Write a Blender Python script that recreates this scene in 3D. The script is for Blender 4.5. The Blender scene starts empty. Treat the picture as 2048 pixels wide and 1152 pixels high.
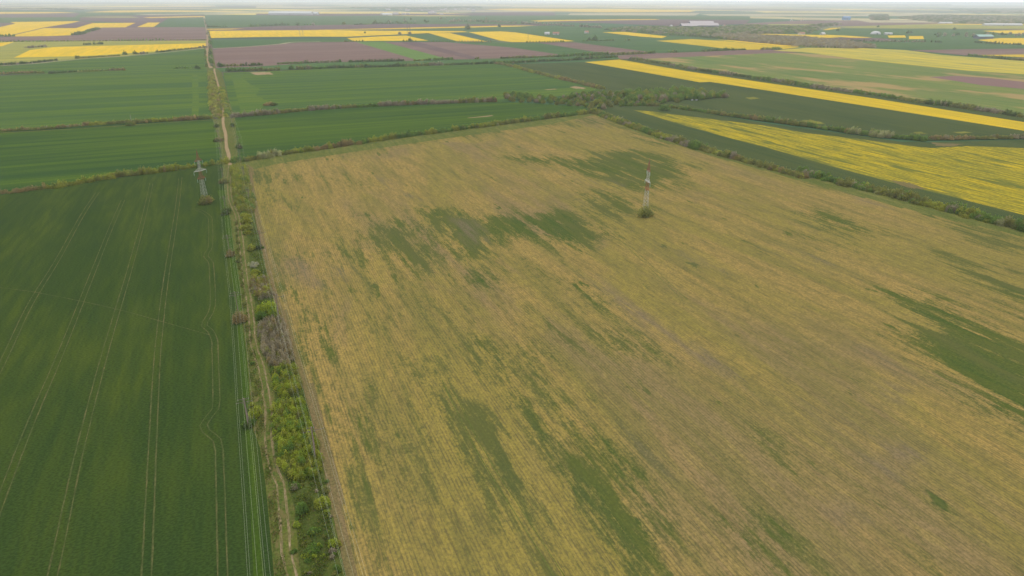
import bpy, math, random
import numpy as np
from mathutils import Matrix, Vector
R = math.radians
sc = bpy.context.scene
COL = sc.collection
rng = np.random.default_rng(7)
random.seed(7)

# ------------------------------------------------------------------ camera
CAM_H = 110.0
FPX = 1365.3                      # focal length in pixels of a 2048 px wide picture (24 mm on 36 mm)
PITCH = math.atan(575.15 / FPX)
ROLL = 0.0042
VPX = 422.0                       # the field rows run along +Y and vanish here


def cam_axes(yaw):
    F = Vector((math.sin(yaw) * math.cos(PITCH), math.cos(yaw) * math.cos(PITCH), -math.sin(PITCH)))
    Rt = Vector((math.cos(yaw), -math.sin(yaw), 0))
    U = Rt.cross(F)
    R2 = Rt * math.cos(ROLL) + U * math.sin(ROLL)
    U2 = U * math.cos(ROLL) - Rt * math.sin(ROLL)
    return F, R2, U2


YAW = math.atan2((1024 - VPX) / FPX, math.cos(PITCH) + math.sin(PITCH) * 575.15 / FPX)
FW, RT, UP = cam_axes(YAW)
cam = bpy.data.cameras.new('camera')
cam.lens = 24.0
cam.sensor_width = 36.0
cam.clip_start = 1.0
cam.clip_end = 200000.0
camo = bpy.data.objects.new('camera', cam)
COL.objects.link(camo)
m = Matrix((RT, UP, -FW)).transposed().to_4x4()
m.translation = Vector((0, 0, CAM_H))
camo.matrix_world = m
sc.camera = camo

# ------------------------------------------------------------------ light
SUN_EL, SUN_AZ = 52.0, 35.0       # azimuth clockwise from +Y
w = bpy.data.worlds.new('World')
sc.world = w
w.use_nodes = True
nt = w.node_tree
bg = nt.nodes['Background']
sky = nt.nodes.new('ShaderNodeTexSky')
sky.sky_type = 'NISHITA'
sky.sun_disc = False
sky.sun_elevation = R(SUN_EL)
sky.sun_rotation = R(SUN_AZ)
sky.altitude = 100
sky.air_density = 1.0
sky.dust_density = 3.0
sky.ozone_density = 1.0
# thin white overcast: the sky colour pulled towards white by cloud
tc = nt.nodes.new('ShaderNodeTexCoord')
cn = nt.nodes.new('ShaderNodeTexNoise')
cn.inputs['Scale'].default_value = 2.5
cn.inputs['Detail'].default_value = 5
nt.links.new(tc.outputs['Generated'], cn.inputs['Vector'])
cr = nt.nodes.new('ShaderNodeMapRange')
cr.inputs['From Min'].default_value = .3
cr.inputs['From Max'].default_value = .7
cr.inputs['To Min'].default_value = .78
cr.inputs['To Max'].default_value = .95
nt.links.new(cn.outputs['Fac'], cr.inputs['Value'])
mx = nt.nodes.new('ShaderNodeMix')
mx.data_type = 'RGBA'
mx.inputs['B'].default_value = (11.9, 12.3, 12.9, 1)
nt.links.new(cr.outputs['Result'], mx.inputs['Factor'])
nt.links.new(sky.outputs['Color'], mx.inputs['A'])
nt.links.new(mx.outputs['Result'], bg.inputs['Color'])
bg.inputs['Strength'].default_value = 0.1

sl = bpy.data.lights.new('sun', 'SUN')
sl.energy = 1.5
sl.angle = R(12)
sl.color = (1, .95, .86)
so = bpy.data.objects.new('sun', sl)
COL.objects.link(so)
sd = Vector((math.sin(R(SUN_AZ)) * math.cos(R(SUN_EL)), math.cos(R(SUN_AZ)) * math.cos(R(SUN_EL)), math.sin(R(SUN_EL))))
so.rotation_euler = sd.to_track_quat('Z', 'Y').to_euler()
so.location = (0, 0, 300)

sc.view_settings.view_transform = 'Standard'
sc.view_settings.look = 'None'
sc.view_settings.gamma = 1
sc.view_settings.exposure = -0.05
sc.cycles.volume_bounces = 2
sc.cycles.max_bounces = 8
sc.cycles.diffuse_bounces = 3

# ------------------------------------------------------------------ helpers


def G(px, py, h=0.0):
    """the point of the ground (or of height h) seen at pixel (px, py) of the 2048 x 1152 photograph"""
    d = FW + RT * ((px - 1024) / FPX) - UP * ((py - 576) / FPX)
    if d.z > -0.0009:
        d.z = -0.0009
    t = (CAM_H - h) / -d.z
    return np.array((d.x * t, d.y * t, h))


def Gs(pts, h=0.0):
    return np.array([G(x, y, h) for x, y in pts])


def tag(o, label=None, cat=None, group=None, kind=None):
    if label: o['label'] = label
    if cat: o['category'] = cat
    if group: o['group'] = group
    if kind: o['kind'] = kind
    return o


def mesh_obj(name, verts, faces, mat, parent=None, colors=None, smooth=False, loc=None):
    """faces: list, or (n,4)/(n,3) int array"""
    me = bpy.data.meshes.new(name)
    verts = np.asarray(verts, dtype=np.float32)
    if isinstance(faces, np.ndarray):
        n, k = faces.shape
        me.vertices.add(len(verts))
        me.vertices.foreach_set('co', verts.ravel())
        me.loops.add(n * k)
        me.loops.foreach_set('vertex_index', faces.astype(np.int32).ravel())
        me.polygons.add(n)
        me.polygons.foreach_set('loop_start', np.arange(0, n * k, k, dtype=np.int32))
        me.polygons.foreach_set('loop_total', np.full(n, k, dtype=np.int32))
        me.update(calc_edges=True)
    else:
        me.from_pydata([tuple(map(float, v)) for v in verts], [], faces)
        me.update()
    if colors is not None:
        a = me.attributes.new('tint', 'FLOAT_COLOR', 'FACE')
        c = np.ones((len(me.polygons), 4), dtype=np.float32)
        c[:, :3] = colors
        a.data.foreach_set('color', c.ravel())
    if smooth:
        me.polygons.foreach_set('use_smooth', np.ones(len(me.polygons), dtype=bool))
    ms = mat if isinstance(mat, (list, tuple)) else [mat]
    for mm in ms: me.materials.append(mm)
    o = bpy.data.objects.new(name, me)
    COL.objects.link(o)
    if loc is not None: o.location = loc
    if parent: o.parent = parent
    return o


def empty(name, loc, rz=0.0):
    o = bpy.data.objects.new(name, None)
    o.empty_display_size = 1
    COL.objects.link(o)
    o.location = tuple(map(float, loc))
    o.rotation_euler = (0, 0, rz)
    return o


def copy_tree(o, parent=None):
    c = o.copy()
    COL.objects.link(c)
    if parent: c.parent = parent
    for ch in list(o.children): copy_tree(ch, c)
    return c


class MB:
    def __init__(s):
        s.v = []; s.f = []; s.mi = []

    def add(s, v, f, mi=0):
        b = len(s.v)
        s.v += [tuple(map(float, p)) for p in v]
        s.f += [tuple(i + b for i in q) for q in f]
        s.mi += [mi] * len(f)

    def box(s, c, d, mi=0, M=None):
        x, y, z = c; a, b, e = d[0] / 2, d[1] / 2, d[2] / 2
        v = [(x + i * a, y + j * b, z + k * e) for k in (-1, 1) for j in (-1, 1) for i in (-1, 1)]
        if M is not None: v = [M @ Vector(p) for p in v]
        s.add(v, [(0, 2, 3, 1), (4, 5, 7, 6), (0, 1, 5, 4), (2, 6, 7, 3), (0, 4, 6, 2), (1, 3, 7, 5)], mi)

    def bar(s, p, q, r, r2=None, n=4, mi=0):
        p = Vector(p); q = Vector(q); r2 = r if r2 is None else r2
        d = (q - p).normalized()
        a = d.orthogonal().normalized(); b = d.cross(a)
        v = []
        for c, rr in ((p, r), (q, r2)):
            for i in range(n):
                t = 2 * math.pi * (i + .5) / n
                v.append(c + a * math.cos(t) * rr + b * math.sin(t) * rr)
        f = [(i, (i + 1) % n, n + (i + 1) % n, n + i) for i in range(n)]
        f += [tuple(reversed(range(n))), tuple(range(n, 2 * n))]
        s.add(v, f, mi)

    def build(s, name, mat, parent=None, loc=None):
        o = mesh_obj(name, s.v, s.f, mat, parent, loc=loc)
        if any(s.mi): o.data.polygons.foreach_set('material_index', s.mi)
        return o


# ------------------------------------------------------------------ materials
def new_mat(name, rough=.9, spec=0.0):
    mt = bpy.data.materials.new(name)
    mt.use_nodes = True
    n = mt.node_tree
    b = n.nodes['Principled BSDF']
    b.inputs['Roughness'].default_value = rough
    b.inputs['Specular IOR Level'].default_value = spec
    return mt, n, b


def N(n, t, **k):
    x = n.nodes.new(t)
    for a, v in k.items(): setattr(x, a, v)
    return x


def pos_map(n, sx, sy, ang=0.0, off=0.0):
    """world position turned by ang, then scaled: fine across the rows (x), stretched along them (y)"""
    g = N(n, 'ShaderNodeNewGeometry')
    r = N(n, 'ShaderNodeVectorRotate', rotation_type='Z_AXIS')
    r.inputs['Angle'].default_value = ang
    n.links.new(g.outputs['Position'], r.inputs['Vector'])
    mp = N(n, 'ShaderNodeMapping')
    mp.inputs['Scale'].default_value = (sx, sy, 0)
    mp.inputs['Location'].default_value = (off, off * .7, 0)
    n.links.new(r.outputs['Vector'], mp.inputs['Vector'])
    return mp.outputs['Vector']


def noise(n, vec, detail=3, rough=.55, dist=0.0):
    x = N(n, 'ShaderNodeTexNoise', noise_dimensions='2D')
    x.inputs['Scale'].default_value = 1
    x.inputs['Detail'].default_value = detail
    x.inputs['Roughness'].default_value = rough
    x.inputs['Distortion'].default_value = dist
    n.links.new(vec, x.inputs['Vector'])
    return x.outputs['Fac']


def rng_map(n, v, a, b, c=0.0, d=1.0):
    x = N(n, 'ShaderNodeMapRange', interpolation_type='SMOOTHSTEP')
    x.inputs['From Min'].default_value = a
    x.inputs['From Max'].default_value = b
    x.inputs['To Min'].default_value = c
    x.inputs['To Max'].default_value = d
    n.links.new(v, x.inputs['Value'])
    return x.outputs['Result']


def mixc(n, f, a, b):
    x = N(n, 'ShaderNodeMix', data_type='RGBA')
    for k, v in (('Factor', f), ('A', a), ('B', b)):
        s = x.inputs[k]
        if hasattr(v, 'is_output'): n.links.new(v, s)
        elif isinstance(v, (int, float)): s.default_value = v
        else: s.default_value = (*v, 1)
    return x.outputs['Result']


def mth(n, op, a, b=None):
    x = N(n, 'ShaderNodeMath', operation=op)
    for i, v in enumerate((a, b)):
        if v is None: continue
        if hasattr(v, 'is_output'): n.links.new(v, x.inputs[i])
        else: x.inputs[i].default_value = v
    return x.outputs[0]


_off = [0.0]


def crop(name, c1, c2, c3=None, ang=0.0, broad=(.02, .003), fine=(.5, .03), grain=(1.2, 1.2), amt=.5, spots=.0):
    """a crop: broad streaks c1-c2 along the rows, thin streaks, clumpy grain; c3 shows in patches"""
    _off[0] += 37.7
    mt, n, b = new_mat(name)
    o = _off[0]
    f1 = rng_map(n, noise(n, pos_map(n, broad[0], broad[1], ang, o), 4, .6, .3), .3, .7)
    col = mixc(n, f1, c1, c2)
    f2 = rng_map(n, noise(n, pos_map(n, fine[0], fine[1], ang, o + 3), 3, .6), .3, .7, 0, amt)
    col = mixc(n, f2, col, c2 if c3 is None else c3)
    f3 = rng_map(n, noise(n, pos_map(n, grain[0], grain[1], ang, o + 9), 2, .6), .3, .7, .80, 1.20)
    mm = N(n, 'ShaderNodeVectorMath', operation='SCALE')
    n.links.new(col, mm.inputs[0])
    n.links.new(f3, mm.inputs['Scale'])
    col = mm.outputs[0]
    if spots and c3 is not None:
        f4 = rng_map(n, noise(n, pos_map(n, broad[0] * 2.2, broad[1] * 3, ang, o + 21), 4, .6), .6 - spots * .2, .7 - spots * .15)
        col = mixc(n, f4, col, c3)
    n.links.new(col, b.inputs['Base Color'])
    return mt


def plain(name, c, rough=.8, var=.15, scale=2.0):
    mt, n, b = new_mat(name, rough, .3)
    tcn = N(n, 'ShaderNodeTexCoord')
    x = N(n, 'ShaderNodeTexNoise')
    x.inputs['Scale'].default_value = scale
    x.inputs['Detail'].default_value = 3
    n.links.new(tcn.outputs['Object'], x.inputs['Vector'])
    col = mixc(n, x.outputs['Fac'], [v * (1 - var) for v in c], [min(1, v * (1 + var)) for v in c])
    n.links.new(col, b.inputs['Base Color'])
    return mt


def foliage_mat(name, transl=.45):
    mt = bpy.data.materials.new(name)
    mt.use_nodes = True
    n = mt.node_tree
    n.nodes.clear()
    out = N(n, 'ShaderNodeOutputMaterial')
    at = N(n, 'ShaderNodeAttribute', attribute_name='tint')
    d = N(n, 'ShaderNodeBsdfDiffuse'); t = N(n, 'ShaderNodeBsdfTranslucent'); mxs = N(n, 'ShaderNodeMixShader')
    mxs.inputs[0].default_value = transl
    n.links.new(at.outputs['Color'], d.inputs['Color'])
    n.links.new(at.outputs['Color'], t.inputs['Color'])
    n.links.new(d.outputs[0], mxs.inputs[1]); n.links.new(t.outputs[0], mxs.inputs[2])
    n.links.new(mxs.outputs[0], out.inputs['Surface'])
    return mt


LEAF = foliage_mat('leaves')

# directions of the streaks of the cross fields (angle to bring them onto Y)
def dir_ang(p, q):
    a, b = G(*p), G(*q)
    d = b - a
    return math.atan2(d[0], d[1])


A_CROSS = dir_ang((0, 262), (430, 236))
A_FAR = dir_ang((430, 135), (830, 122))

M = {}
M['wheat_near'] = crop('wheat_near', (0.034, 0.058, 0.013), (0.055, 0.078, 0.013), (0.026, 0.049, 0.013), broad=(.04, .009), fine=(.35, .03), grain=(1.3, 2.2), amt=.6)
M['wheat_strip'] = crop('bright_green_crop', (0.047, 0.082, 0.010), (0.058, 0.092, 0.011), (0.031, 0.059, 0.012), broad=(.2, .01), grain=(1.5, 1.5))
M['wheat_cross'] = crop('wheat_cross', (0.033, 0.071, 0.017), (0.074, 0.119, 0.013), (0.027, 0.060, 0.019), ang=A_CROSS, broad=(.05, .0022), fine=(.16, .004), amt=.6)
M['wheat_cross2'] = crop('wheat_cross_pale', (0.050, 0.096, 0.026), (0.097, 0.144, 0.017), (0.039, 0.083, 0.029), ang=A_CROSS, broad=(.04, .002), fine=(.13, .004), amt=.55)
M['yellow_wheat'] = crop('yellowing_wheat', (0.071, 0.120, 0.022), (0.116, 0.154, 0.020), (0.059, 0.112, 0.026), ang=A_CROSS, broad=(.06, .006), fine=(.13, .01), amt=.8)
M['wheat_dark'] = crop('dark_wheat', (0.042, 0.066, 0.025), (0.062, 0.082, 0.029), (0.079, 0.088, 0.025), broad=(.03, .004), fine=(.2, .01))
M['olive'] = crop('grey_green_crop', (0.057, 0.080, 0.032), (0.086, 0.101, 0.032), (0.132, 0.131, 0.038), broad=(.02, .003), fine=(.12, .008), spots=.3)
M['wheat_far'] = crop('far_wheat', (0.057, 0.106, 0.036), (0.075, 0.129, 0.038), (0.045, 0.090, 0.036), ang=A_FAR, broad=(.01, .001), fine=(.05, .003))
M['wheat_right'] = crop('wheat_with_pale_patches', (0.091, 0.146, 0.041), (0.130, 0.171, 0.043), (0.286, 0.207, 0.084), broad=(.006, .0015), fine=(.06, .004), amt=.25, spots=.45)
M['lime'] = crop('light_green_crop', (.13, .20, .04), (.10, .17, .04), (.08, .14, .04), ang=A_FAR, broad=(.03, .004))
M['rape'] = crop('rape_in_flower', (.68, .43, .012), (.60, .385, .018), (.42, .32, .03), broad=(.02, .004), fine=(.1, .006), amt=.5)
M['rape_sparse'] = crop('sparse_rape', (.46, .33, .016), (.31, .25, .022), (.115, .125, .026), broad=(.05, .006), fine=(.45, .03), grain=(.7, .4), amt=.9, spots=.26)
M['rape_thin'] = crop('thin_yellow_weeds', (.36, .30, .05), (.26, .25, .06), (.14, .17, .05), ang=A_FAR, broad=(.02, .003), fine=(.08, .006), amt=.7)
M['rape_strip'] = crop('rape_strip', (.62, .40, .015), (.52, .35, .02), (.28, .24, .03), broad=(.04, .003), fine=(.3, .012), amt=.65)
M['rape_pale'] = crop('pale_weedy_rape', (.58, .42, .035), (.42, .34, .05), (.24, .24, .07), broad=(.02, .0025), fine=(.10, .005), amt=.75, spots=.2)
M['patch_yellow'] = crop('patch_yellow', (.24, .22, .035), (.14, .145, .03), (.09, .10, .03), fine=(.4, .05), amt=.7)
M['brown'] = crop('ploughed_soil', (0.164, 0.104, 0.083), (0.200, 0.132, 0.108), (0.132, 0.084, 0.077), ang=A_FAR, broad=(.012, .0015), fine=(.08, .004), amt=.5)
M['brown_dark'] = crop('dark_ploughed_soil', (.115, .075, .075), (.15, .10, .09), (.10, .065, .07), ang=A_FAR, broad=(.01, .001), fine=(.05, .003))
M['mauve'] = crop('mauve_bare_soil', (.22, .115, .115), (.19, .11, .105), (.14, .115, .07))
M['straw'] = crop('pale_stubble', (.42, .34, .19), (.36, .31, .19), (.28, .26, .15), ang=A_FAR)
M['grass'] = crop('rough_grass', (.058, .092, .016), (.092, .112, .020), (.135, .115, .042), broad=(.25, .08), fine=(.8, .4), grain=(1.6, 1.6), amt=.6, spots=.2)
M['green_grass'] = crop('verge_grass', (.042, .070, .014), (.068, .090, .018), (.100, .098, .030), broad=(.2, .06), fine=(.9, .5), grain=(1.6, 1.6), amt=.45)
M['headland'] = crop('headland_grass', (.105, .115, .026), (.15, .145, .04), (.060, .088, .022), broad=(.15, .02), fine=(.4, .1), grain=(1, 1), amt=.6)
M['dry_strip'] = crop('dry_trampled_strip', (.185, .130, .065), (.16, .125, .05), (.105, .098, .034), broad=(.5, .03), fine=(.9, .25), grain=(1.5, 1.5), amt=.6)
M['sand'] = crop('sandy_track', (0.330, 0.229, 0.126), (0.270, 0.192, 0.104), (0.200, 0.161, 0.077), broad=(.5, .06), fine=(1.5, .3), grain=(2, 1), amt=.4)
M['rut'] = crop('rut', (.27, .20, .12), (.17, .135, .065), (.12, .11, .035), broad=(.7, .12), fine=(1.8, .25), grain=(2, 1), amt=.75, spots=.35)
M['tram'] = crop('tramline', (.115, .105, .040), (.085, .095, .032), (.05, .072, .02), broad=(.1, .05), fine=(1.5, .18), grain=(2, 1), amt=.8)

# ------------------------------------------------------------------ ground patchwork
mt, n, b = new_mat('patchwork')
g = N(n, 'ShaderNodeNewGeometry')
rr = N(n, 'ShaderNodeVectorRotate', rotation_type='Z_AXIS')
rr.inputs['Angle'].default_value = .5
n.links.new(g.outputs['Position'], rr.inputs['Vector'])
mp = N(n, 'ShaderNodeMapping')
mp.inputs['Scale'].default_value = (.0006, .0013, 0)
n.links.new(rr.outputs['Vector'], mp.inputs['Vector'])
vo = N(n, 'ShaderNodeTexVoronoi', voronoi_dimensions='2D', distance='CHEBYCHEV')
vo.inputs['Scale'].default_value = 1
n.links.new(mp.outputs['Vector'], vo.inputs['Vector'])
sep = N(n, 'ShaderNodeSeparateColor')
n.links.new(vo.outputs['Color'], sep.inputs['Color'])
ramp = N(n, 'ShaderNodeValToRGB')
ramp.color_ramp.interpolation = 'CONSTANT'
cols = [(0, (.05, .105, .05)), (.22, (.13, .095, .09)), (.38, (.06, .12, .05)), (.55, (.40, .34, .16)), (.66, (.05, .09, .06)), (.80, (.62, .46, .08)), (.9, (.14, .15, .08))]
el = ramp.color_ramp.elements
el[0].position = 0; el[0].color = (*cols[0][1], 1)
el[1].position = cols[1][0]; el[1].color = (*cols[1][1], 1)
for p_, c_ in cols[2:]:
    e = el.new(p_); e.color = (*c_, 1)
n.links.new(sep.outputs['Red'], ramp.inputs['Fac'])
nf = rng_map(n, noise(n, pos_map(n, .01, .002, A_FAR, 5), 3), .3, .7, .85, 1.15)
vs = N(n, 'ShaderNodeVectorMath', operation='SCALE')
n.links.new(ramp.outputs['Color'], vs.inputs[0]); n.links.new(nf, vs.inputs['Scale'])
n.links.new(vs.outputs[0], b.inputs['Base Color'])
M['patchwork'] = mt

FAR = 40000.0
nn = 96
vv = [(0, 0, -.7)] + [(math.cos(2 * math.pi * i / nn) * FAR, math.sin(2 * math.pi * i / nn) * FAR, -.7) for i in range(nn)]
ff = [(0, i + 1, (i + 1) % nn + 1) for i in range(nn)]
tag(mesh_obj('ground', vv, ff, M['patchwork']), kind='structure')

_lay = [0]


def field(name, mat, pts, z=None):
    """a sheet of crop or soil; each lies a little above the one before"""
    _lay[0] += 1
    if z is None: z = -.52 + _lay[0] * .0032
    w_ = Gs(pts)
    w_[:, 2] = z
    o = mesh_obj(name, w_, [tuple(range(len(pts)))], M[mat])
    if o.data.polygons[0].normal.z < 0: o.data.flip_normals()
    tag(o, kind='structure')
    return o


def patch(name, mat, pts, jit=.10):
    global _lay
    _lay[0] += 1
    w_ = Gs(pts)
    c = w_.mean(0); sz = np.abs(w_ - c).max()
    P = []
    k = len(w_)
    for i in range(k):
        for t in np.arange(0, 1, .12):
            P.append(w_[i] * (1 - t) + w_[(i + 1) % k] * t)
    P = np.array(P)
    P += (P - c) * rng.normal(0, jit, (len(P), 1))
    P[:, 2] = -.52 + _lay[0] * .0032
    o = mesh_obj(name, P, [tuple(range(len(P)))], M[mat])
    if o.data.polygons[0].normal.z < 0: o.data.flip_normals()
    tag(o, kind='structure')


# --- far stripes by hand (left to right, far to near)
_r = random.Random(4)
for yy, n_ in ((8.2, 5), (9.6, 6), (11, 6), (12.6, 7), (14.2, 7), (16, 7), (18, 7), (20, 8), (22.5, 8)):
    for _ in range(n_):
        xa = _r.uniform(-100, 2000); L_ = _r.uniform(90, 420); t_ = _r.uniform(.35, .8) * (.6 + yy * .03); y_ = yy + (xa - 1024) * .0042 + _r.uniform(-.6, .6)
        k_ = _r.choice(['straw', 'straw', 'brown_dark', 'wheat_far', 'rape_thin', 'straw', 'lime'])
        field({'straw': 'stubble_field', 'brown_dark': 'ploughed_field', 'wheat_far': 'wheat_field', 'rape_thin': 'rapeseed_field', 'lime': 'meadow_field'}[k_], k_,
              [(xa, y_), (xa + L_, y_ + L_ * .0042 - .1), (xa + L_ * .95, y_ + L_ * .0042 + t_), (xa - L_ * .06, y_ + t_)])
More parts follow.
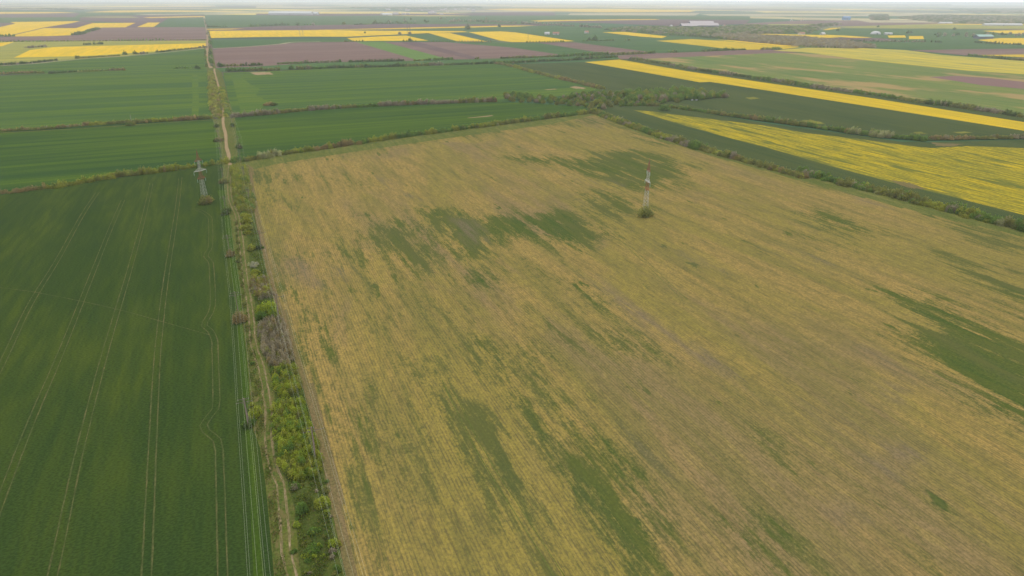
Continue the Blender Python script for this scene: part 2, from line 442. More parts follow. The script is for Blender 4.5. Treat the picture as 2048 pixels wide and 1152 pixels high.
for nm, mt_, pts in [
    ('rapeseed_field', 'straw', [(70, 9), (216, 8.5), (216, 10), (60, 10.5)]),
    ('rapeseed_field', 'straw', [(336, 10), (432, 9.5), (430, 11.5), (336, 12.5)]),
    ('wheat_field', 'wheat_far', [(-300, 27.5), (150, 26), (410, 27), (405, 36), (160, 41), (30, 44), (-300, 52)]),
    ('ploughed_field', 'brown_dark', [(-300, 29), (160, 26), (150, 34), (-300, 37)]),
    ('rapeseed_field', 'rape', [(-300, 25.5), (0, 24), (120, 24), (155, 25.5), (60, 27), (-300, 30)]),
    ('rapeseed_field', 'rape', [(168, 24.5), (230, 21), (300, 20.5), (480, 21.5), (500, 22.5), (400, 23.5), (240, 24.8)]),
    ('stubble_field', 'straw', [(265, 28), (340, 27.5), (510, 25), (512, 26.5), (440, 28), (300, 30)]),
    ('ploughed_field', 'brown_dark', [(200, 31), (410, 30), (405, 36), (340, 36), (310, 55), (200, 56), (270, 46), (160, 41), (160, 35)]),
    ('rapeseed_field', 'rape_thin', [(158, 33.5), (260, 32.5), (280, 35.5), (200, 35)]),
    ('rapeseed_field', 'rape', [(286, 35), (300, 34), (400, 32), (430, 33.2), (380, 34.5), (300, 36)]),
    ('wheat_field', 'wheat_far', [(335, 37), (407, 35), (412, 55), (308, 54.5)]),
    ('wheat_field', 'wheat_far', [(409, 31), (560, 30), (900, 33), (1180, 29), (1500, 32), (1500, 46), (1024, 48), (700, 50), (416, 56)]),
    ('ploughed_field', 'brown_dark', [(512, 27), (600, 27), (900, 27), (1024, 23.5), (1110, 25), (1110, 31), (800, 31), (640, 32), (512, 30)]),
    ('rapeseed_field', 'straw', [(512, 12), (560, 12), (680, 16), (512, 16.5)]),
    ('rapeseed_field', 'straw', [(860, 21.5), (930, 20.5), (1100, 21), (1110, 23.5), (930, 24.5)]),
    ('rapeseed_field', 'rape', [(960, 18.5), (1024, 17), (1260, 18), (1392, 21.5), (1380, 24), (1200, 24.5), (1130, 23), (1024, 21)]),
    ('stubble_field', 'straw', [(1140, 26.5), (1250, 26), (1400, 26.5), (1390, 31), (1180, 30.5), (1136, 30)]),
    ('stubble_field', 'straw', [(1400, 28), (1540, 28), (1700, 29), (1900, 26), (1960, 27), (1800, 32), (1600, 32.5), (1420, 31.5)]),
    ('rapeseed_field', 'straw', [(1024, 12.5), (1180, 13), (1170, 15), (1024, 14.5)]),
    ('rapeseed_field', 'straw', [(1220, 14.5), (1536, 12.5), (1620, 14), (1500, 16), (1240, 16.5)]),
    ('rapeseed_field', 'straw', [(1885, 13.5), (2060, 13), (2060, 16), (1900, 15.5)]),
    ('ploughed_field', 'brown_dark', [(1120, 41), (1250, 38), (1500, 40), (1490, 48), (1350, 52), (1200, 46), (1064, 43)]),
    ('rapeseed_field', 'rape', [(1060, 41.5), (1090, 40), (1310, 38), (1320, 39.2), (1190, 41), (1080, 43)]),
    ('ploughed_field', 'brown', [(1485, 47), (1600, 41), (1900, 40), (1900, 50), (1620, 50), (1500, 54)]),
    ('stubble_field', 'straw', [(1600, 37), (1620, 35), (1690, 37), (1690, 40), (1600, 39)]),
    ('rapeseed_field', 'rape_thin', [(1536, 48), (1640, 48), (1640, 50), (1536, 50.5)]),
    ('rapeseed_field', 'rape_thin', [(1536, 53), (1630, 54), (1625, 56), (1536, 55)]),
    ('rapeseed_field', 'rape', [(1493, 56), (1550, 56), (1595, 57), (1620, 59), (1560, 60), (1494, 58)]),
    ('rapeseed_field', 'rape', [(1645, 60), (1660, 56), (1680, 55), (1685, 60)]),
    ('meadow_field', 'rape_thin', [(1675, 53), (1850, 48.5), (2060, 46), (2300, 47), (2300, 60), (2060, 58), (1700, 56)]),
    ('rapeseed_field', 'rape', [(1845, 48), (1960, 47), (2060, 48), (2060, 49), (1960, 49.5)]),
    ('wheat_field', 'wheat_far', [(1680, 56.5), (1900, 58), (2060, 60), (2300, 62), (2300, 100), (2060, 96), (1850, 98), (1640, 92), (1560, 78), (1560, 68), (1640, 62)]),
    ('stubble_field', 'straw', [(1700, 38), (1760, 41), (1850, 41), (1900, 45), (1740, 45)]),
    ('ploughed_field', 'brown', [(-300, 72), (155, 70), (200, 55), (300, 54), (412, 54.5), (417, 74), (413, 82), (-300, 83)]),
    ('ploughed_field', 'brown_dark', [(85, 55.5), (125, 47), (160, 42), (190, 44), (152, 57)]),
    ('rapeseed_field', 'rape', [(-300, 78), (-300, 62), (0, 54), (31, 47), (20, 44), (160, 42), (144, 46), (87, 55), (24, 69.5), (18, 72.5), (-60, 73)]),
    ('rapeseed_field', 'rape', [(26, 70.5), (88, 56), (152, 56), (185, 46), (271, 45.5), (251, 54.5), (203, 55), (160, 66), (150, 70), (100, 72), (22, 72.8)]),
    ('rapeseed_field', 'rape', [(296, 45), (320, 45), (307, 54), (274, 54)]),
    ('meadow_field', 'rape_thin', [(-300, 83.5), (412, 81), (412, 96), (250, 112), (110, 122), (-300, 136)]),
    ('rapeseed_field', 'rape', [(-80, 92), (30, 83), (5, 92), (-80, 100)]),
    ('rapeseed_field', 'rape', [(28, 115), (60, 100), (105, 94), (412, 86), (412, 95), (360, 99), (250, 107), (180, 111.5)]),
    ('wheat_field', 'wheat_cross2', [(-300, 152), (-300, 136), (0, 131), (60, 127), (110, 122), (180, 116), (250, 112), (320, 104), (411, 96), (414, 136), (250, 142), (85, 147), (0, 149)]),
    ('ploughed_field', 'brown_dark', [(415, 57), (560, 52), (760, 48), (900, 48), (1150, 49), (1024, 53), (640, 60), (416, 61)]),
    ('wheat_field', 'wheat_far', [(780, 59), (1072, 52), (1200, 52), (1400, 66), (1500, 84), (1024, 84), (930, 66)]),
    ('rapeseed_field', 'rape', [(620, 60), (780, 56.2), (1000, 51.3), (1072, 51), (1040, 52.8), (780, 58.3)]),
    ('rapeseed_field', 'rape', [(414, 57.5), (490, 57), (460, 58.8), (414, 59.3)]),
    ('rapeseed_field', 'rape', [(416, 61.5), (650, 59.7), (720, 61), (925, 62), (937, 64), (860, 66), (770, 70), (690, 73.5), (617, 73), (512, 74), (421, 76)]),
    ('wheat_field', 'wheat_far', [(421, 80), (690, 76), (860, 66.5), (900, 66), (1000, 84), (717, 84), (600, 84.5), (512, 92), (426, 96)]),
    ('rapeseed_field', 'rape', [(694, 76), (762, 72.5), (812, 71), (857, 81), (707, 82)]),
    ('rapeseed_field', 'rape', [(857, 66), (900, 66), (975, 83), (917, 83)]),
    ('rapeseed_field', 'rape', [(937, 64), (1000, 62.5), (1030, 64.5), (1149, 82), (1100, 84), (1024, 84), (1000, 81)]),
    ('ploughed_field', 'brown', [(426, 101), (440, 96), (512, 92), (600, 84.5), (717, 83.5), (836, 121), (640, 124.5), (512, 133), (431, 136), (428, 120)]),
    ('wheat_field', 'lime', [(712, 84), (767, 84), (896, 117.5), (838, 121)]),
    ('ploughed_field', 'brown', [(770, 84), (890, 84), (1024, 95), (1134, 111), (1024, 116), (942, 118.5), (896, 118)]),
    ('ploughed_field', 'brown_dark', [(798, 84.5), (838, 84.5), (968, 118), (943, 118.5)]),
    ('wheat_field', 'wheat_far', [(888, 84), (1074, 85.5), (1228, 109), (1134, 111), (1024, 95)]),
    ('ploughed_field', 'brown', [(1074, 85), (1150, 85), (1318, 106), (1228, 109.5)]),
    ('wheat_field', 'wheat_far', [(1150, 84), (1316, 80), (1400, 90), (1480, 99.5), (1318, 106)]),
    ('rapeseed_field', 'rape', [(1204, 64.5), (1249, 63.5), (1334, 72.5), (1324, 76), (1280, 73)]),
    ('rapeseed_field', 'rape_strip', [(1312, 81.5), (1384, 78), (1450, 82), (1536, 90), (1600, 95), (1560, 98.5), (1469, 99.5), (1400, 91)]),
    ('rapeseed_field', 'rape', [(1430, 79), (1536, 84), (1650, 93), (1640, 95), (1560, 92)]),
    ('rapeseed_field', 'rape', [(1465, 69), (1536, 67.5), (1640, 70), (1680, 74.5), (1620, 77), (1536, 73)]),
    ('rapeseed_field', 'rape', [(1640, 69), (1700, 71.5), (1745, 75), (1710, 76), (1660, 72.5)]),
    ('ploughed_field', 'brown_dark', [(1620, 77), (1680, 75), (1760, 76), (1800, 80), (1690, 84)]),
    ('rapeseed_field', 'rape', [(1775, 71), (1810, 70.5), (1812, 75), (1778, 75.5)]),
    ('rapeseed_field', 'rape', [(1818, 72), (1846, 72), (1848, 78), (1818, 78)]),
    ('rapeseed_field', 'rape', [(1965, 61.5), (2060, 60), (2300, 63), (2300, 72), (2060, 68.5), (2000, 66)]),
    ('rapeseed_field', 'rape', [(1956, 80), (2000, 76), (2060, 76), (2300, 80), (2300, 96), (2060, 89.5), (2000, 87)]),
    ('ploughed_field', 'brown', [(1820, 100.5), (1930, 98.5), (2060, 97), (2300, 99), (2300, 113), (2060, 109), (1936, 111)]),
    ('rapeseed_field', 'rape_strip', [(1950, 110), (2060, 108.5), (2300, 110), (2300, 122), (2060, 115)]),
    ('ploughed_field', 'brown', [(2000, 115.5), (2060, 115), (2300, 119), (2300, 126), (2060, 121)]),
    ('ploughed_field', 'brown', [(1231, 112), (1310, 106.5), (1399, 104), (1480, 100), (1560, 99), (1610, 104), (1536, 107), (1400, 112.5), (1280, 118), (1240, 118)]),
    ('rapeseed_field', 'rape_pale', [(1546, 101), (1611, 95.5), (1711, 95.5), (1811, 100), (1886, 110), (2060, 123), (2300, 142), (2300, 173), (2060, 149), (1936, 141), (1736, 121), (1611, 105)]),
]:
    field(nm, mt_, pts)

# --- middle distance
for nm, mt_, pts in [
    ('wheat_field', 'wheat_far', [(430, 136), (512, 133), (640, 124.5), (840, 121), (1024, 116), (1231, 110), (1240, 118), (1110, 123), (1010, 128), (850, 132), (700, 136), (512, 141), (432, 144)]),
    ('wheat_field', 'wheat_right', [(1262, 119), (1280, 118), (1400, 112.5), (1536, 106.5), (1611, 105.2), (1736, 121.2), (1936, 141), (2060, 149), (2300, 173), (2300, 275), (2060, 232), (1850, 204), (1640, 174), (1400, 139)]),
    ('mauve_patch', 'mauve', [(1858, 154), (1911, 151.5), (1980, 156), (2060, 165), (2300, 188), (2300, 208), (2060, 179), (1961, 170), (1900, 160)]),
    ('wheat_field', 'wheat_dark', [(1010, 129), (1169, 124), (1239, 118), (1262, 119), (1400, 139), (1640, 174), (1850, 204), (2060, 232), (2300, 275), (2300, 284), (2060, 277), (1860, 280), (1740, 270), (1536, 243), (1400, 225), (1330, 214), (1190, 225), (1100, 200), (1200, 180), (1150, 167), (1080, 151)]),
    ('wheat_field', 'wheat_dark', [(1290, 146), (1400, 165), (1536, 181), (1848, 230), (2060, 262), (2300, 303), (2300, 284), (2060, 276), (1860, 278), (1740, 269), (1536, 242), (1400, 224), (1350, 205), (1480, 196), (1250, 168)]),
    ('rapeseed_strip', 'rape_strip', [(1169, 124), (1239, 119), (1379, 143), (1536, 166), (1750, 197), (2060, 246), (2300, 284), (2300, 303), (2060, 263), (1848, 230), (1721, 210), (1536, 181), (1420, 163.5), (1400, 164.5), (1286, 144)]),
    ('wheat_field', 'wheat_cross2', [(-300, 275), (-300, 160), (0, 151), (250, 142), (416, 136), (424, 200), (432, 236), (350, 241), (130, 256), (0, 264)]),
    ('wheat_field', 'wheat_cross2', [(446, 145), (700, 136), (850, 131), (1010, 127), (1080, 150), (1150, 166), (1200, 180), (1100, 196), (1000, 203), (800, 211), (700, 216), (600, 221), (465, 234), (456, 190)]),
    ('wheat_field', 'wheat_cross', [(-300, 445), (-300, 288), (0, 266), (130, 257), (350, 242.5), (432, 238), (440, 280), (445, 325), (400, 333), (330, 343), (230, 355), (100, 376), (0, 392)]),
    ('wheat_field', 'wheat_cross', [(462, 236), (600, 222), (800, 210), (1000, 203), (1170, 213), (1190, 225), (1100, 236), (1000, 249), (800, 275), (640, 298), (560, 311), (500, 321), (474, 322), (468, 270)]),
    ('wheat_field', 'wheat_dark', [(1205, 224), (1260, 214), (1330, 214), (1400, 225), (1536, 247), (1650, 262), (1800, 283), (1870, 284), (2060, 279), (2300, 285), (2300, 540), (2060, 474), (1850, 425), (1700, 385), (1550, 345), (1400, 303), (1290, 268)]),
    ('rapeseed_field', 'rape_sparse', [(1266, 220), (1306, 223), (1349, 229), (1536, 252), (1611, 266), (1711, 277), (1823, 292), (1861, 296), (1936, 292), (2001, 294), (2060, 297), (2300, 312), (2300, 492), (2060, 433), (1911, 395), (1786, 365), (1661, 332), (1536, 295.5), (1474, 280), (1374, 252)]),
]:
    field(nm, mt_, pts)

# --- foreground
field('rough_grass_ground', 'headland', [(480, 322), (560, 311), (700, 289), (850, 269), (1000, 250), (1190, 226), (1300, 262), (1550, 336), (2060, 462), (2300, 520), (2300, 560), (2060, 490), (1550, 352), (1290, 276), (1190, 240), (1000, 264), (850, 285), (700, 307), (500, 342)])
L_EDGE = [(445, 328), (449, 380), (455, 420), (462, 440), (468, 500), (474, 530), (480, 570), (484, 640), (492, 700), (499, 780), (503, 850), (520, 895), (530, 960), (540, 1060), (548, 1152), (566, 1400)]
R_EDGE = [(497, 333), (505, 400), (513, 450), (529, 520), (541, 580), (570, 660), (608, 780), (640, 900), (664, 1020), (692, 1152), (745, 1400)]
field('rough_grass_verge', 'grass', [(425, 236), (470, 236), (476, 320)] + R_EDGE + L_EDGE[::-1] + [(442, 300)])
field('rough_grass_verge', 'grass', [(412, 130), (412, 96), (418, 56), (424, 96), (432, 136), (444, 145), (458, 200), (470, 236), (425, 236), (420, 190)])
field('green_verge', 'green_grass', [(496, 432), (511, 432), (527, 520), (540, 580), (569, 660), (606, 780), (638, 900), (660, 1020), (686, 1152), (738, 1400), (640, 1400), (600, 1152), (590, 1020), (575, 965), (560, 905), (548, 850), (549, 780), (531, 715), (515, 640), (503, 560), (496, 500), (491, 440)])
field('wheat_field', 'wheat_near', [(-420, 470), (0, 391.5), (100, 376), (230, 356), (330, 344), (400, 334)] + L_EDGE + [(-700, 1400)])
field('green_crop_strip', 'wheat_strip', [(434, 380), (449, 380), (455, 420), (462, 440), (468, 500), (474, 530), (480, 570), (484, 640), (492, 700), (499, 780), (502, 850), (508, 895), (515, 1000), (528, 1152), (545, 1400), (520, 1400), (507, 1152), (500, 1000), (492, 895), (484, 780), (474, 640), (460, 520), (446, 420)])
field('green_crop_strip', 'yellow_wheat', [(384, 150), (396, 150), (398, 200), (397, 236), (383, 236), (385, 200)])
field('green_crop_strip', 'yellow_wheat', [(462, 150), (475, 148), (500, 168), (520, 178), (512, 190), (540, 205), (515, 222), (482, 225), (474, 195), (468, 170)])

# the big mottled field: a real mesh whose attributes hold the green and the bare patches
BIG = [(497, 333), (560, 320), (700, 298), (850, 277), (1000, 257), (1100, 244), (1190, 229), (1290, 270), (1400, 304), (1550, 346), (1700, 386), (1850, 426), (2060, 475), (2400, 560), (2900, 700), (2900, 1400)] + R_EDGE[::-1]


def poly_sdf(X, Y, poly):
    """signed distance, positive inside"""
    P = poly[:, :2]
    d2 = np.full(X.shape, 1e18)
    ins = np.zeros(X.shape, bool)
    k = len(P)
    for i in range(k):
        a, c = P[i], P[(i + 1) % k]
        e = c - a
        t = np.clip(((X - a[0]) * e[0] + (Y - a[1]) * e[1]) / max(1e-9, e @ e), 0, 1)
        dx = X - a[0] - t * e[0]; dy = Y - a[1] - t * e[1]
        d2 = np.minimum(d2, dx * dx + dy * dy)
        cond = ((a[1] > Y) != (c[1] > Y))
        with np.errstate(divide='ignore', invalid='ignore'):
            xi = a[0] + (Y - a[1]) * e[0] / (e[1] if abs(e[1]) > 1e-9 else 1e-9)
        ins ^= cond & (X < xi)
    d = np.sqrt(d2)
    return np.where(ins, d, -d)


bigw = Gs(BIG)
x0, x1 = bigw[:, 0].min(), bigw[:, 0].max()
y0, y1 = bigw[:, 1].min(), bigw[:, 1].max()
ST = 2.5
gx = np.arange(x0, x1 + ST, ST); gy = np.arange(y0, y1 + ST, ST * 2)
X, Y = np.meshgrid(gx, gy)
GREEN = [  # (polygon, strength)
    ([(1010, 316), (1080, 312), (1150, 322), (1190, 303), (1270, 300), (1340, 315), (1400, 333), (1385, 350), (1340, 360), (1370, 368), (1350, 378), (1290, 384), (1230, 372), (1160, 345), (1080, 325)], .85),
    ([(1330, 325), (1400, 333), (1370, 368), (1320, 350)], .5),
    ([(1170, 390), (1200, 383), (1260, 400), (1290, 425), (1250, 432), (1200, 420), (1185, 405)], .9),
    ([(970, 440), (1000, 426), (1080, 428), (1135, 420), (1190, 448), (1230, 474), (1185, 500), (1130, 492), (1060, 474), (1000, 462)], .85),
    ([(838, 420), (900, 422), (1000, 450), (1005, 482), (955, 520), (900, 516), (865, 480), (838, 445)], .9),
    ([(742, 452), (800, 444), (850, 472), (868, 510), (845, 545), (795, 520), (758, 490)], .95),
    ([(580, 510), (610, 510), (625, 540), (640, 575), (600, 562)], .6),
    ([(650, 485), (700, 490), (765, 535), (690, 545)], .5),
    ([(640, 470), (700, 470), (780, 520), (840, 560), (780, 570), (690, 545)], .45),
    ([(1180, 400), (1240, 430), (1230, 460), (1150, 430)], .5),
    ([(700, 600), (760, 610), (800, 680), (740, 670)], .35),
    ([(900, 640), (960, 650), (1000, 700), (940, 700)], .45),
    ([(1040, 700), (1060, 710), (1075, 745), (1050, 740)], .6),
    ([(840, 600), (900, 600), (930, 640), (870, 640)], .35),
    ([(1060, 520), (1130, 530), (1170, 570), (1100, 560)], .4),
    ([(503, 348), (515, 344), (525, 352), (520, 364), (506, 362)], 1.0),
    ([(945, 540), (975, 545), (985, 565), (955, 565)], .9),
    ([(1220, 673), (1250, 676), (1285, 712), (1255, 712)], 1.0),
    ([(1112, 638), (1130, 645), (1165, 675), (1150, 680)], .8),
    ([(948, 678), (970, 686), (1012, 758), (985, 750)], .9),
    ([(828, 718), (850, 722), (862, 758), (840, 758)], .9),
    ([(1180, 585), (1215, 600), (1240, 630), (1200, 610)], .7),
    ([(1040, 610), (1100, 620), (1100, 650), (1060, 640)], .5),
    ([(876, 790), (905, 815), (960, 826), (1010, 866), (1060, 926), (1112, 1000), (1085, 1016), (1020, 945), (990, 905), (950, 885), (905, 870)], 1.0),
    ([(882, 830), (905, 880), (940, 905), (985, 960), (1020, 1030), (985, 1010), (930, 930), (900, 890)], .95),
    ([(1033, 793), (1070, 803), (1090, 850), (1130, 876), (1180, 896), (1222, 930), (1290, 1035), (1318, 1105), (1250, 1125), (1190, 1035), (1130, 1000), (1098, 930), (1108, 892), (1056, 842)], 1.0),
    ([(1468, 1063), (1500, 1066), (1555, 1108), (1568, 1145), (1520, 1125)], .95),
    ([(1505, 900), (1530, 895), (1560, 930), (1540, 935)], .7),
    ([(1010, 1000), (1060, 1100), (1110, 1152), (1070, 1152), (1000, 1060)], .55),
    ([(1300, 1040), (1360, 1060), (1400, 1140), (1360, 1150)], .6),
    ([(1795, 588), (1870, 602), (1950, 648), (2060, 700), (2300, 800), (2300, 960), (2060, 852), (2000, 822), (1900, 742), (1828, 680), (1850, 640)], .95),
    ([(1875, 508), (1950, 528), (2060, 578), (2300, 660), (2300, 700), (2060, 620), (1980, 580)], .8),
    ([(1600, 428), (1650, 424), (1755, 466), (1700, 472), (1640, 452)], .85),
    ([(1600, 455), (1680, 480), (1730, 510), (1660, 500)], .5),
    ([(1900, 443), (2000, 463), (2060, 488), (2300, 560), (2300, 590), (2060, 512), (1950, 482)], .75),
    ([(1990, 520), (2060, 540), (2060, 560), (2000, 540)], .6),
    ([(636, 640), (650, 640), (664, 705), (652, 705)], .85),
    ([(672, 820), (690, 830), (724, 1000), (720, 1040), (700, 1035), (688, 930)], .8),
    ([(700, 900), (716, 900), (760, 1060), (748, 1060)], .5),
    ([(556, 570), (590, 600), (640, 720), (700, 860), (730, 1000), (700, 1010), (655, 850), (595, 690)], .62),
    ([(700, 760), (730, 780), (780, 900), (800, 1000), (770, 990), (725, 880)], .4),
    ([(730, 1020), (760, 1030), (790, 1152), (760, 1152)], .45),
    ([(1560, 345), (1640, 355), (1760, 390), (1720, 400), (1640, 385)], .5),
    ([(1190, 229), (1290, 270), (1360, 292), (1300, 290), (1200, 250), (1050, 258), (900, 280), (700, 306), (560, 328), (497, 340), (497, 333), (700, 298), (1000, 257)], .5),
    ([(1780, 1000), (1830, 1030), (1900, 1120), (1850, 1080)], .5),
    ([(520, 370), (560, 385), (560, 420), (530, 400)], .5),
    ([(700, 420), (730, 430), (770, 500), (740, 470)], .6),
    ([(600, 352), (700, 358), (750, 372), (748, 375), (690, 363), (600, 356)], .6),
]
BARE = [
    ([(1178, 548), (1210, 560), (1330, 655), (1400, 700), (1455, 752), (1400, 725), (1290, 655), (1210, 590)], .72),
    ([(1700, 688), (1750, 700), (1860, 765), (1830, 775), (1740, 730)], .5),
    ([(1768, 772), (1790, 778), (1812, 802), (1795, 800)], .9),
    ([(1792, 902), (1810, 904), (1822, 916), (1800, 914)], 1.0),
    ([(1755, 920), (1780, 930), (1790, 945), (1762, 935)], .9),
    ([(1665, 1012), (1690, 1020), (1700, 1038), (1680, 1032)], 1.0),
    ([(900, 435), (940, 440), (980, 480), (950, 500), (910, 470)], .6),
    ([(585, 520), (610, 525), (635, 575), (605, 560)], .8),
    ([(660, 530), (690, 540), (700, 560), (675, 555)], .6),
    ([(1540, 490), (1640, 520), (1700, 560), (1600, 530)], .5),
    ([(1640, 360), (1760, 400), (1800, 420), (1700, 410)], .5),
    ([(1030, 330), (1150, 350), (1260, 372), (1180, 370)], .45),
    ([(1300, 470), (1420, 500), (1500, 560), (1380, 530)], .4),
    ([(730, 345), (790, 360), (850, 400), (800, 395)], .45),
    ([(1600, 800), (1700, 840), (1760, 900), (1660, 860)], .5),
    ([(1240, 870), (1300, 900), (1340, 950), (1280, 930)], .4),
]


def layer(shapes, soft):
    a = np.zeros(X.shape)
    for pts, s in shapes:
        d = poly_sdf(X, Y, Gs(pts))
        a = np.maximum(a, s * np.clip(.5 + d / soft, 0, 1))
    return a


gm = layer(GREEN, 34.0); bm_ = layer(BARE, 22.0)
ny, nx = X.shape
idx = np.arange(ny * nx).reshape(ny, nx)
quads = np.stack([idx[:-1, :-1], idx[:-1, 1:], idx[1:, 1:], idx[1:, :-1]], -1).reshape(-1, 4)
cxq = (X[:-1, :-1] + ST / 2).ravel(); cyq = (Y[:-1, :-1] + ST).ravel()
keep = poly_sdf(cxq, cyq, bigw) > 2.0
quads = quads[keep]
used, inv = np.unique(quads, return_inverse=True)
V = np.stack([X.ravel(), Y.ravel(), np.full(X.size, .06)], -1)[used]

mt, n, b = new_mat('mottled_yellowing_crop')
ag = N(n, 'ShaderNodeAttribute', attribute_name='green_patch').outputs['Fac']
ab = N(n, 'ShaderNodeAttribute', attribute_name='bare_patch').outputs['Fac']
broad = noise(n, pos_map(n, .03, .006, 0, 11), 5, .62, .4)
broad2 = noise(n, pos_map(n, .11, .012, 0, 71), 5, .65, .3)
streak = noise(n, pos_map(n, .26, .024, 0, 131), 4, .65, .5)
fine = noise(n, pos_map(n, .9, .11, 0, 31), 4, .7)
rows = noise(n, pos_map(n, 2.0, .05, 0, 231), 2, .5)
grain = noise(n, pos_map(n, 1.25, .95, 0, 5), 4, .8)
grain2 = noise(n, pos_map(n, .5, .22, 0, 55), 4, .7)
tan = mixc(n, rng_map(n, broad, .38, .62), (.332, .226, .066), (.262, .208, .046))
tan = mixc(n, rng_map(n, noise(n, pos_map(n, .016, .005, 0, 93), 5, .65, .5), .5, .68, 0, .72), tan, (.215, .150, .082))
tan = mixc(n, rng_map(n, broad2, .42, .66, 0, .65), tan, (.166, .148, .040))
tan = mixc(n, rng_map(n, streak, .50, .66, 0, .48), tan, (.138, .126, .038))
tan = mixc(n, rng_map(n, streak, .30, .42, .35, 0), tan, (.34, .255, .060))
tan = mixc(n, rng_map(n, grain2, .48, .62, 0, .4), tan, (.140, .125, .038))
tan = mixc(n, rng_map(n, grain, .46, .62, 0, .62), tan, (.118, .098, .040))
tan = mixc(n, rng_map(n, grain, .30, .42, .35, 0), tan, (.39, .27, .10))
tan = mixc(n, rng_map(n, mth(n, 'MULTIPLY', fine, rows), .26, .38, 0, .42), tan, (.095, .080, .032))
wv = N(n, 'ShaderNodeTexWave', wave_type='BANDS', bands_direction='X')
wv.inputs['Scale'].default_value = .34
wv.inputs['Distortion'].default_value = 1.2
wv.inputs['Detail'].default_value = 2
n.links.new(pos_map(n, 1, .06, 0, 2), wv.inputs['Vector'])
tan = mixc(n, mth(n, 'MULTIPLY', rng_map(n, wv.outputs['Fac'], .55, .95), rng_map(n, grain2, .35, .6, .15, .6)), tan, (.110, .090, .040))
nz = mth(n, 'ADD', mth(n, 'MULTIPLY', mth(n, 'SUBTRACT', broad2, .5), 1.6), mth(n, 'MULTIPLY', mth(n, 'SUBTRACT', streak, .5), 1.1))
nz = mth(n, 'ADD', nz, mth(n, 'MULTIPLY', mth(n, 'SUBTRACT', fine, .5), .7))
ag = mth(n, 'MAXIMUM', ag, rng_map(n, noise(n, pos_map(n, .10, .030, 0, 401), 4, .6, 0), .62, .80, 0, .8))
ag = mth(n, 'MULTIPLY', ag, rng_map(n, noise(n, pos_map(n, .16, .022, 0, 511), 4, .65), .34, .60, .50, 1.12))
thr = mth(n, 'ADD', mth(n, 'ADD', mth(n, 'MULTIPLY', ag, 1.5), nz), mth(n, 'MULTIPLY', mth(n, 'SUBTRACT', mth(n, 'ADD', grain, grain2), 1.0), .7))
gcol = mixc(n, rng_map(n, grain, .35, .6), (.050, .096, .018), (.028, .060, .014))
gcol = mixc(n, rng_map(n, streak, .35, .65, 0, .55), gcol, (.088, .102, .020))
gcol = mixc(n, rng_map(n, broad, .40, .62, 0, .5), gcol, (.098, .095, .036))
col = mixc(n, rng_map(n, thr, .28, .95, 0, .86), tan, gcol)
thb = mth(n, 'ADD', mth(n, 'MULTIPLY', ab, 1.5), mth(n, 'MULTIPLY', nz, .7))
col = mixc(n, rng_map(n, thb, .3, 1.0, 0, .75), col, mixc(n, rng_map(n, grain, .4, .6), (.195, .145, .095), (.135, .102, .064)))
n.links.new(col, b.inputs['Base Color'])
bp = N(n, 'ShaderNodeBump')
bp.inputs['Strength'].default_value = .5
bp.inputs['Distance'].default_value = .3
n.links.new(grain, bp.inputs['Height'])
n.links.new(bp.outputs['Normal'], b.inputs['Normal'])
M['mottled'] = mt
big = mesh_obj('mottled_crop_field', V, inv.reshape(-1, 4), mt)
for nm, arr in (('green_patch', gm), ('bare_patch', bm_)):
    a = big.data.attributes.new(nm, 'FLOAT', 'POINT')
    a.data.foreach_set('value', arr.ravel()[used].astype(np.float32))
tag(big, kind='structure')
field('field_margin_soil', 'dry_strip', [(490, 330), (512, 330), (522, 400), (550, 520), (572, 580), (605, 660), (655, 780), (690, 900), (725, 1020), (765, 1152), (830, 1400)] + R_EDGE[::-1], z=.03)
field('dry_field_margin', 'dry_strip', [(499, 335), (504, 340), (512, 400), (538, 520), (552, 580), (582, 660), (622, 780), (655, 900), (685, 1020), (716, 1152), (775, 1400)] + R_EDGE[::-1], z=.075)
field('green_headland', 'headland', [(497, 331), (560, 317), (700, 295), (850, 274), (1000, 254), (1100, 242), (1190, 227), (1180, 232), (1100, 249), (1000, 262), (850, 283), (700, 305), (560, 327), (510, 338)], z=.07)


# ------------------------------------------------------------------ tracks
def catmull(P, step):
    P = np.asarray(P, float)
    out = []
    k = len(P)
    for i in range(k - 1):
        a, b_, c, d = P[max(0, i - 1)], P[i], P[i + 1], P[min(k - 1, i + 2)]
        m_ = max(1, int(np.linalg.norm(c - b_) / step))
        for j in range(m_):
            t = j / m_
            out.append(.5 * ((2 * b_) + (c - a) * t + (2 * a - 5 * b_ + 4 * c - d) * t * t + (3 * b_ - a - 3 * c + d) * t ** 3))
    out.append(P[-1])
    return np.array(out)


def ribbon(name, mat, path, width, z, off=0.0, jit=.0):
    P = path[:, :2]
    T = np.gradient(P, axis=0)
    T /= np.linalg.norm(T, axis=1)[:, None] + 1e-9
    Nn = np.stack([T[:, 1], -T[:, 0]], -1)
    k = len(P)
    wd = width * (1 + jit * rng.uniform(-1, 1, k))
    c = P + Nn * (off + jit * width * .3 * rng.uniform(-1, 1, k))[:, None]
    L = c - Nn * wd[:, None] / 2; Rr = c + Nn * wd[:, None] / 2
    v = np.zeros((2 * k, 3)); v[0::2, :2] = L; v[1::2, :2] = Rr; v[:, 2] = z
    i = np.arange(k - 1) * 2
    f = np.stack([i, i + 1, i + 3, i + 2], -1)
    o = mesh_obj(name, v, f, M[mat])
    if o.data.polygons[0].normal.z < 0: o.data.flip_normals()
    return tag(o, kind='structure')


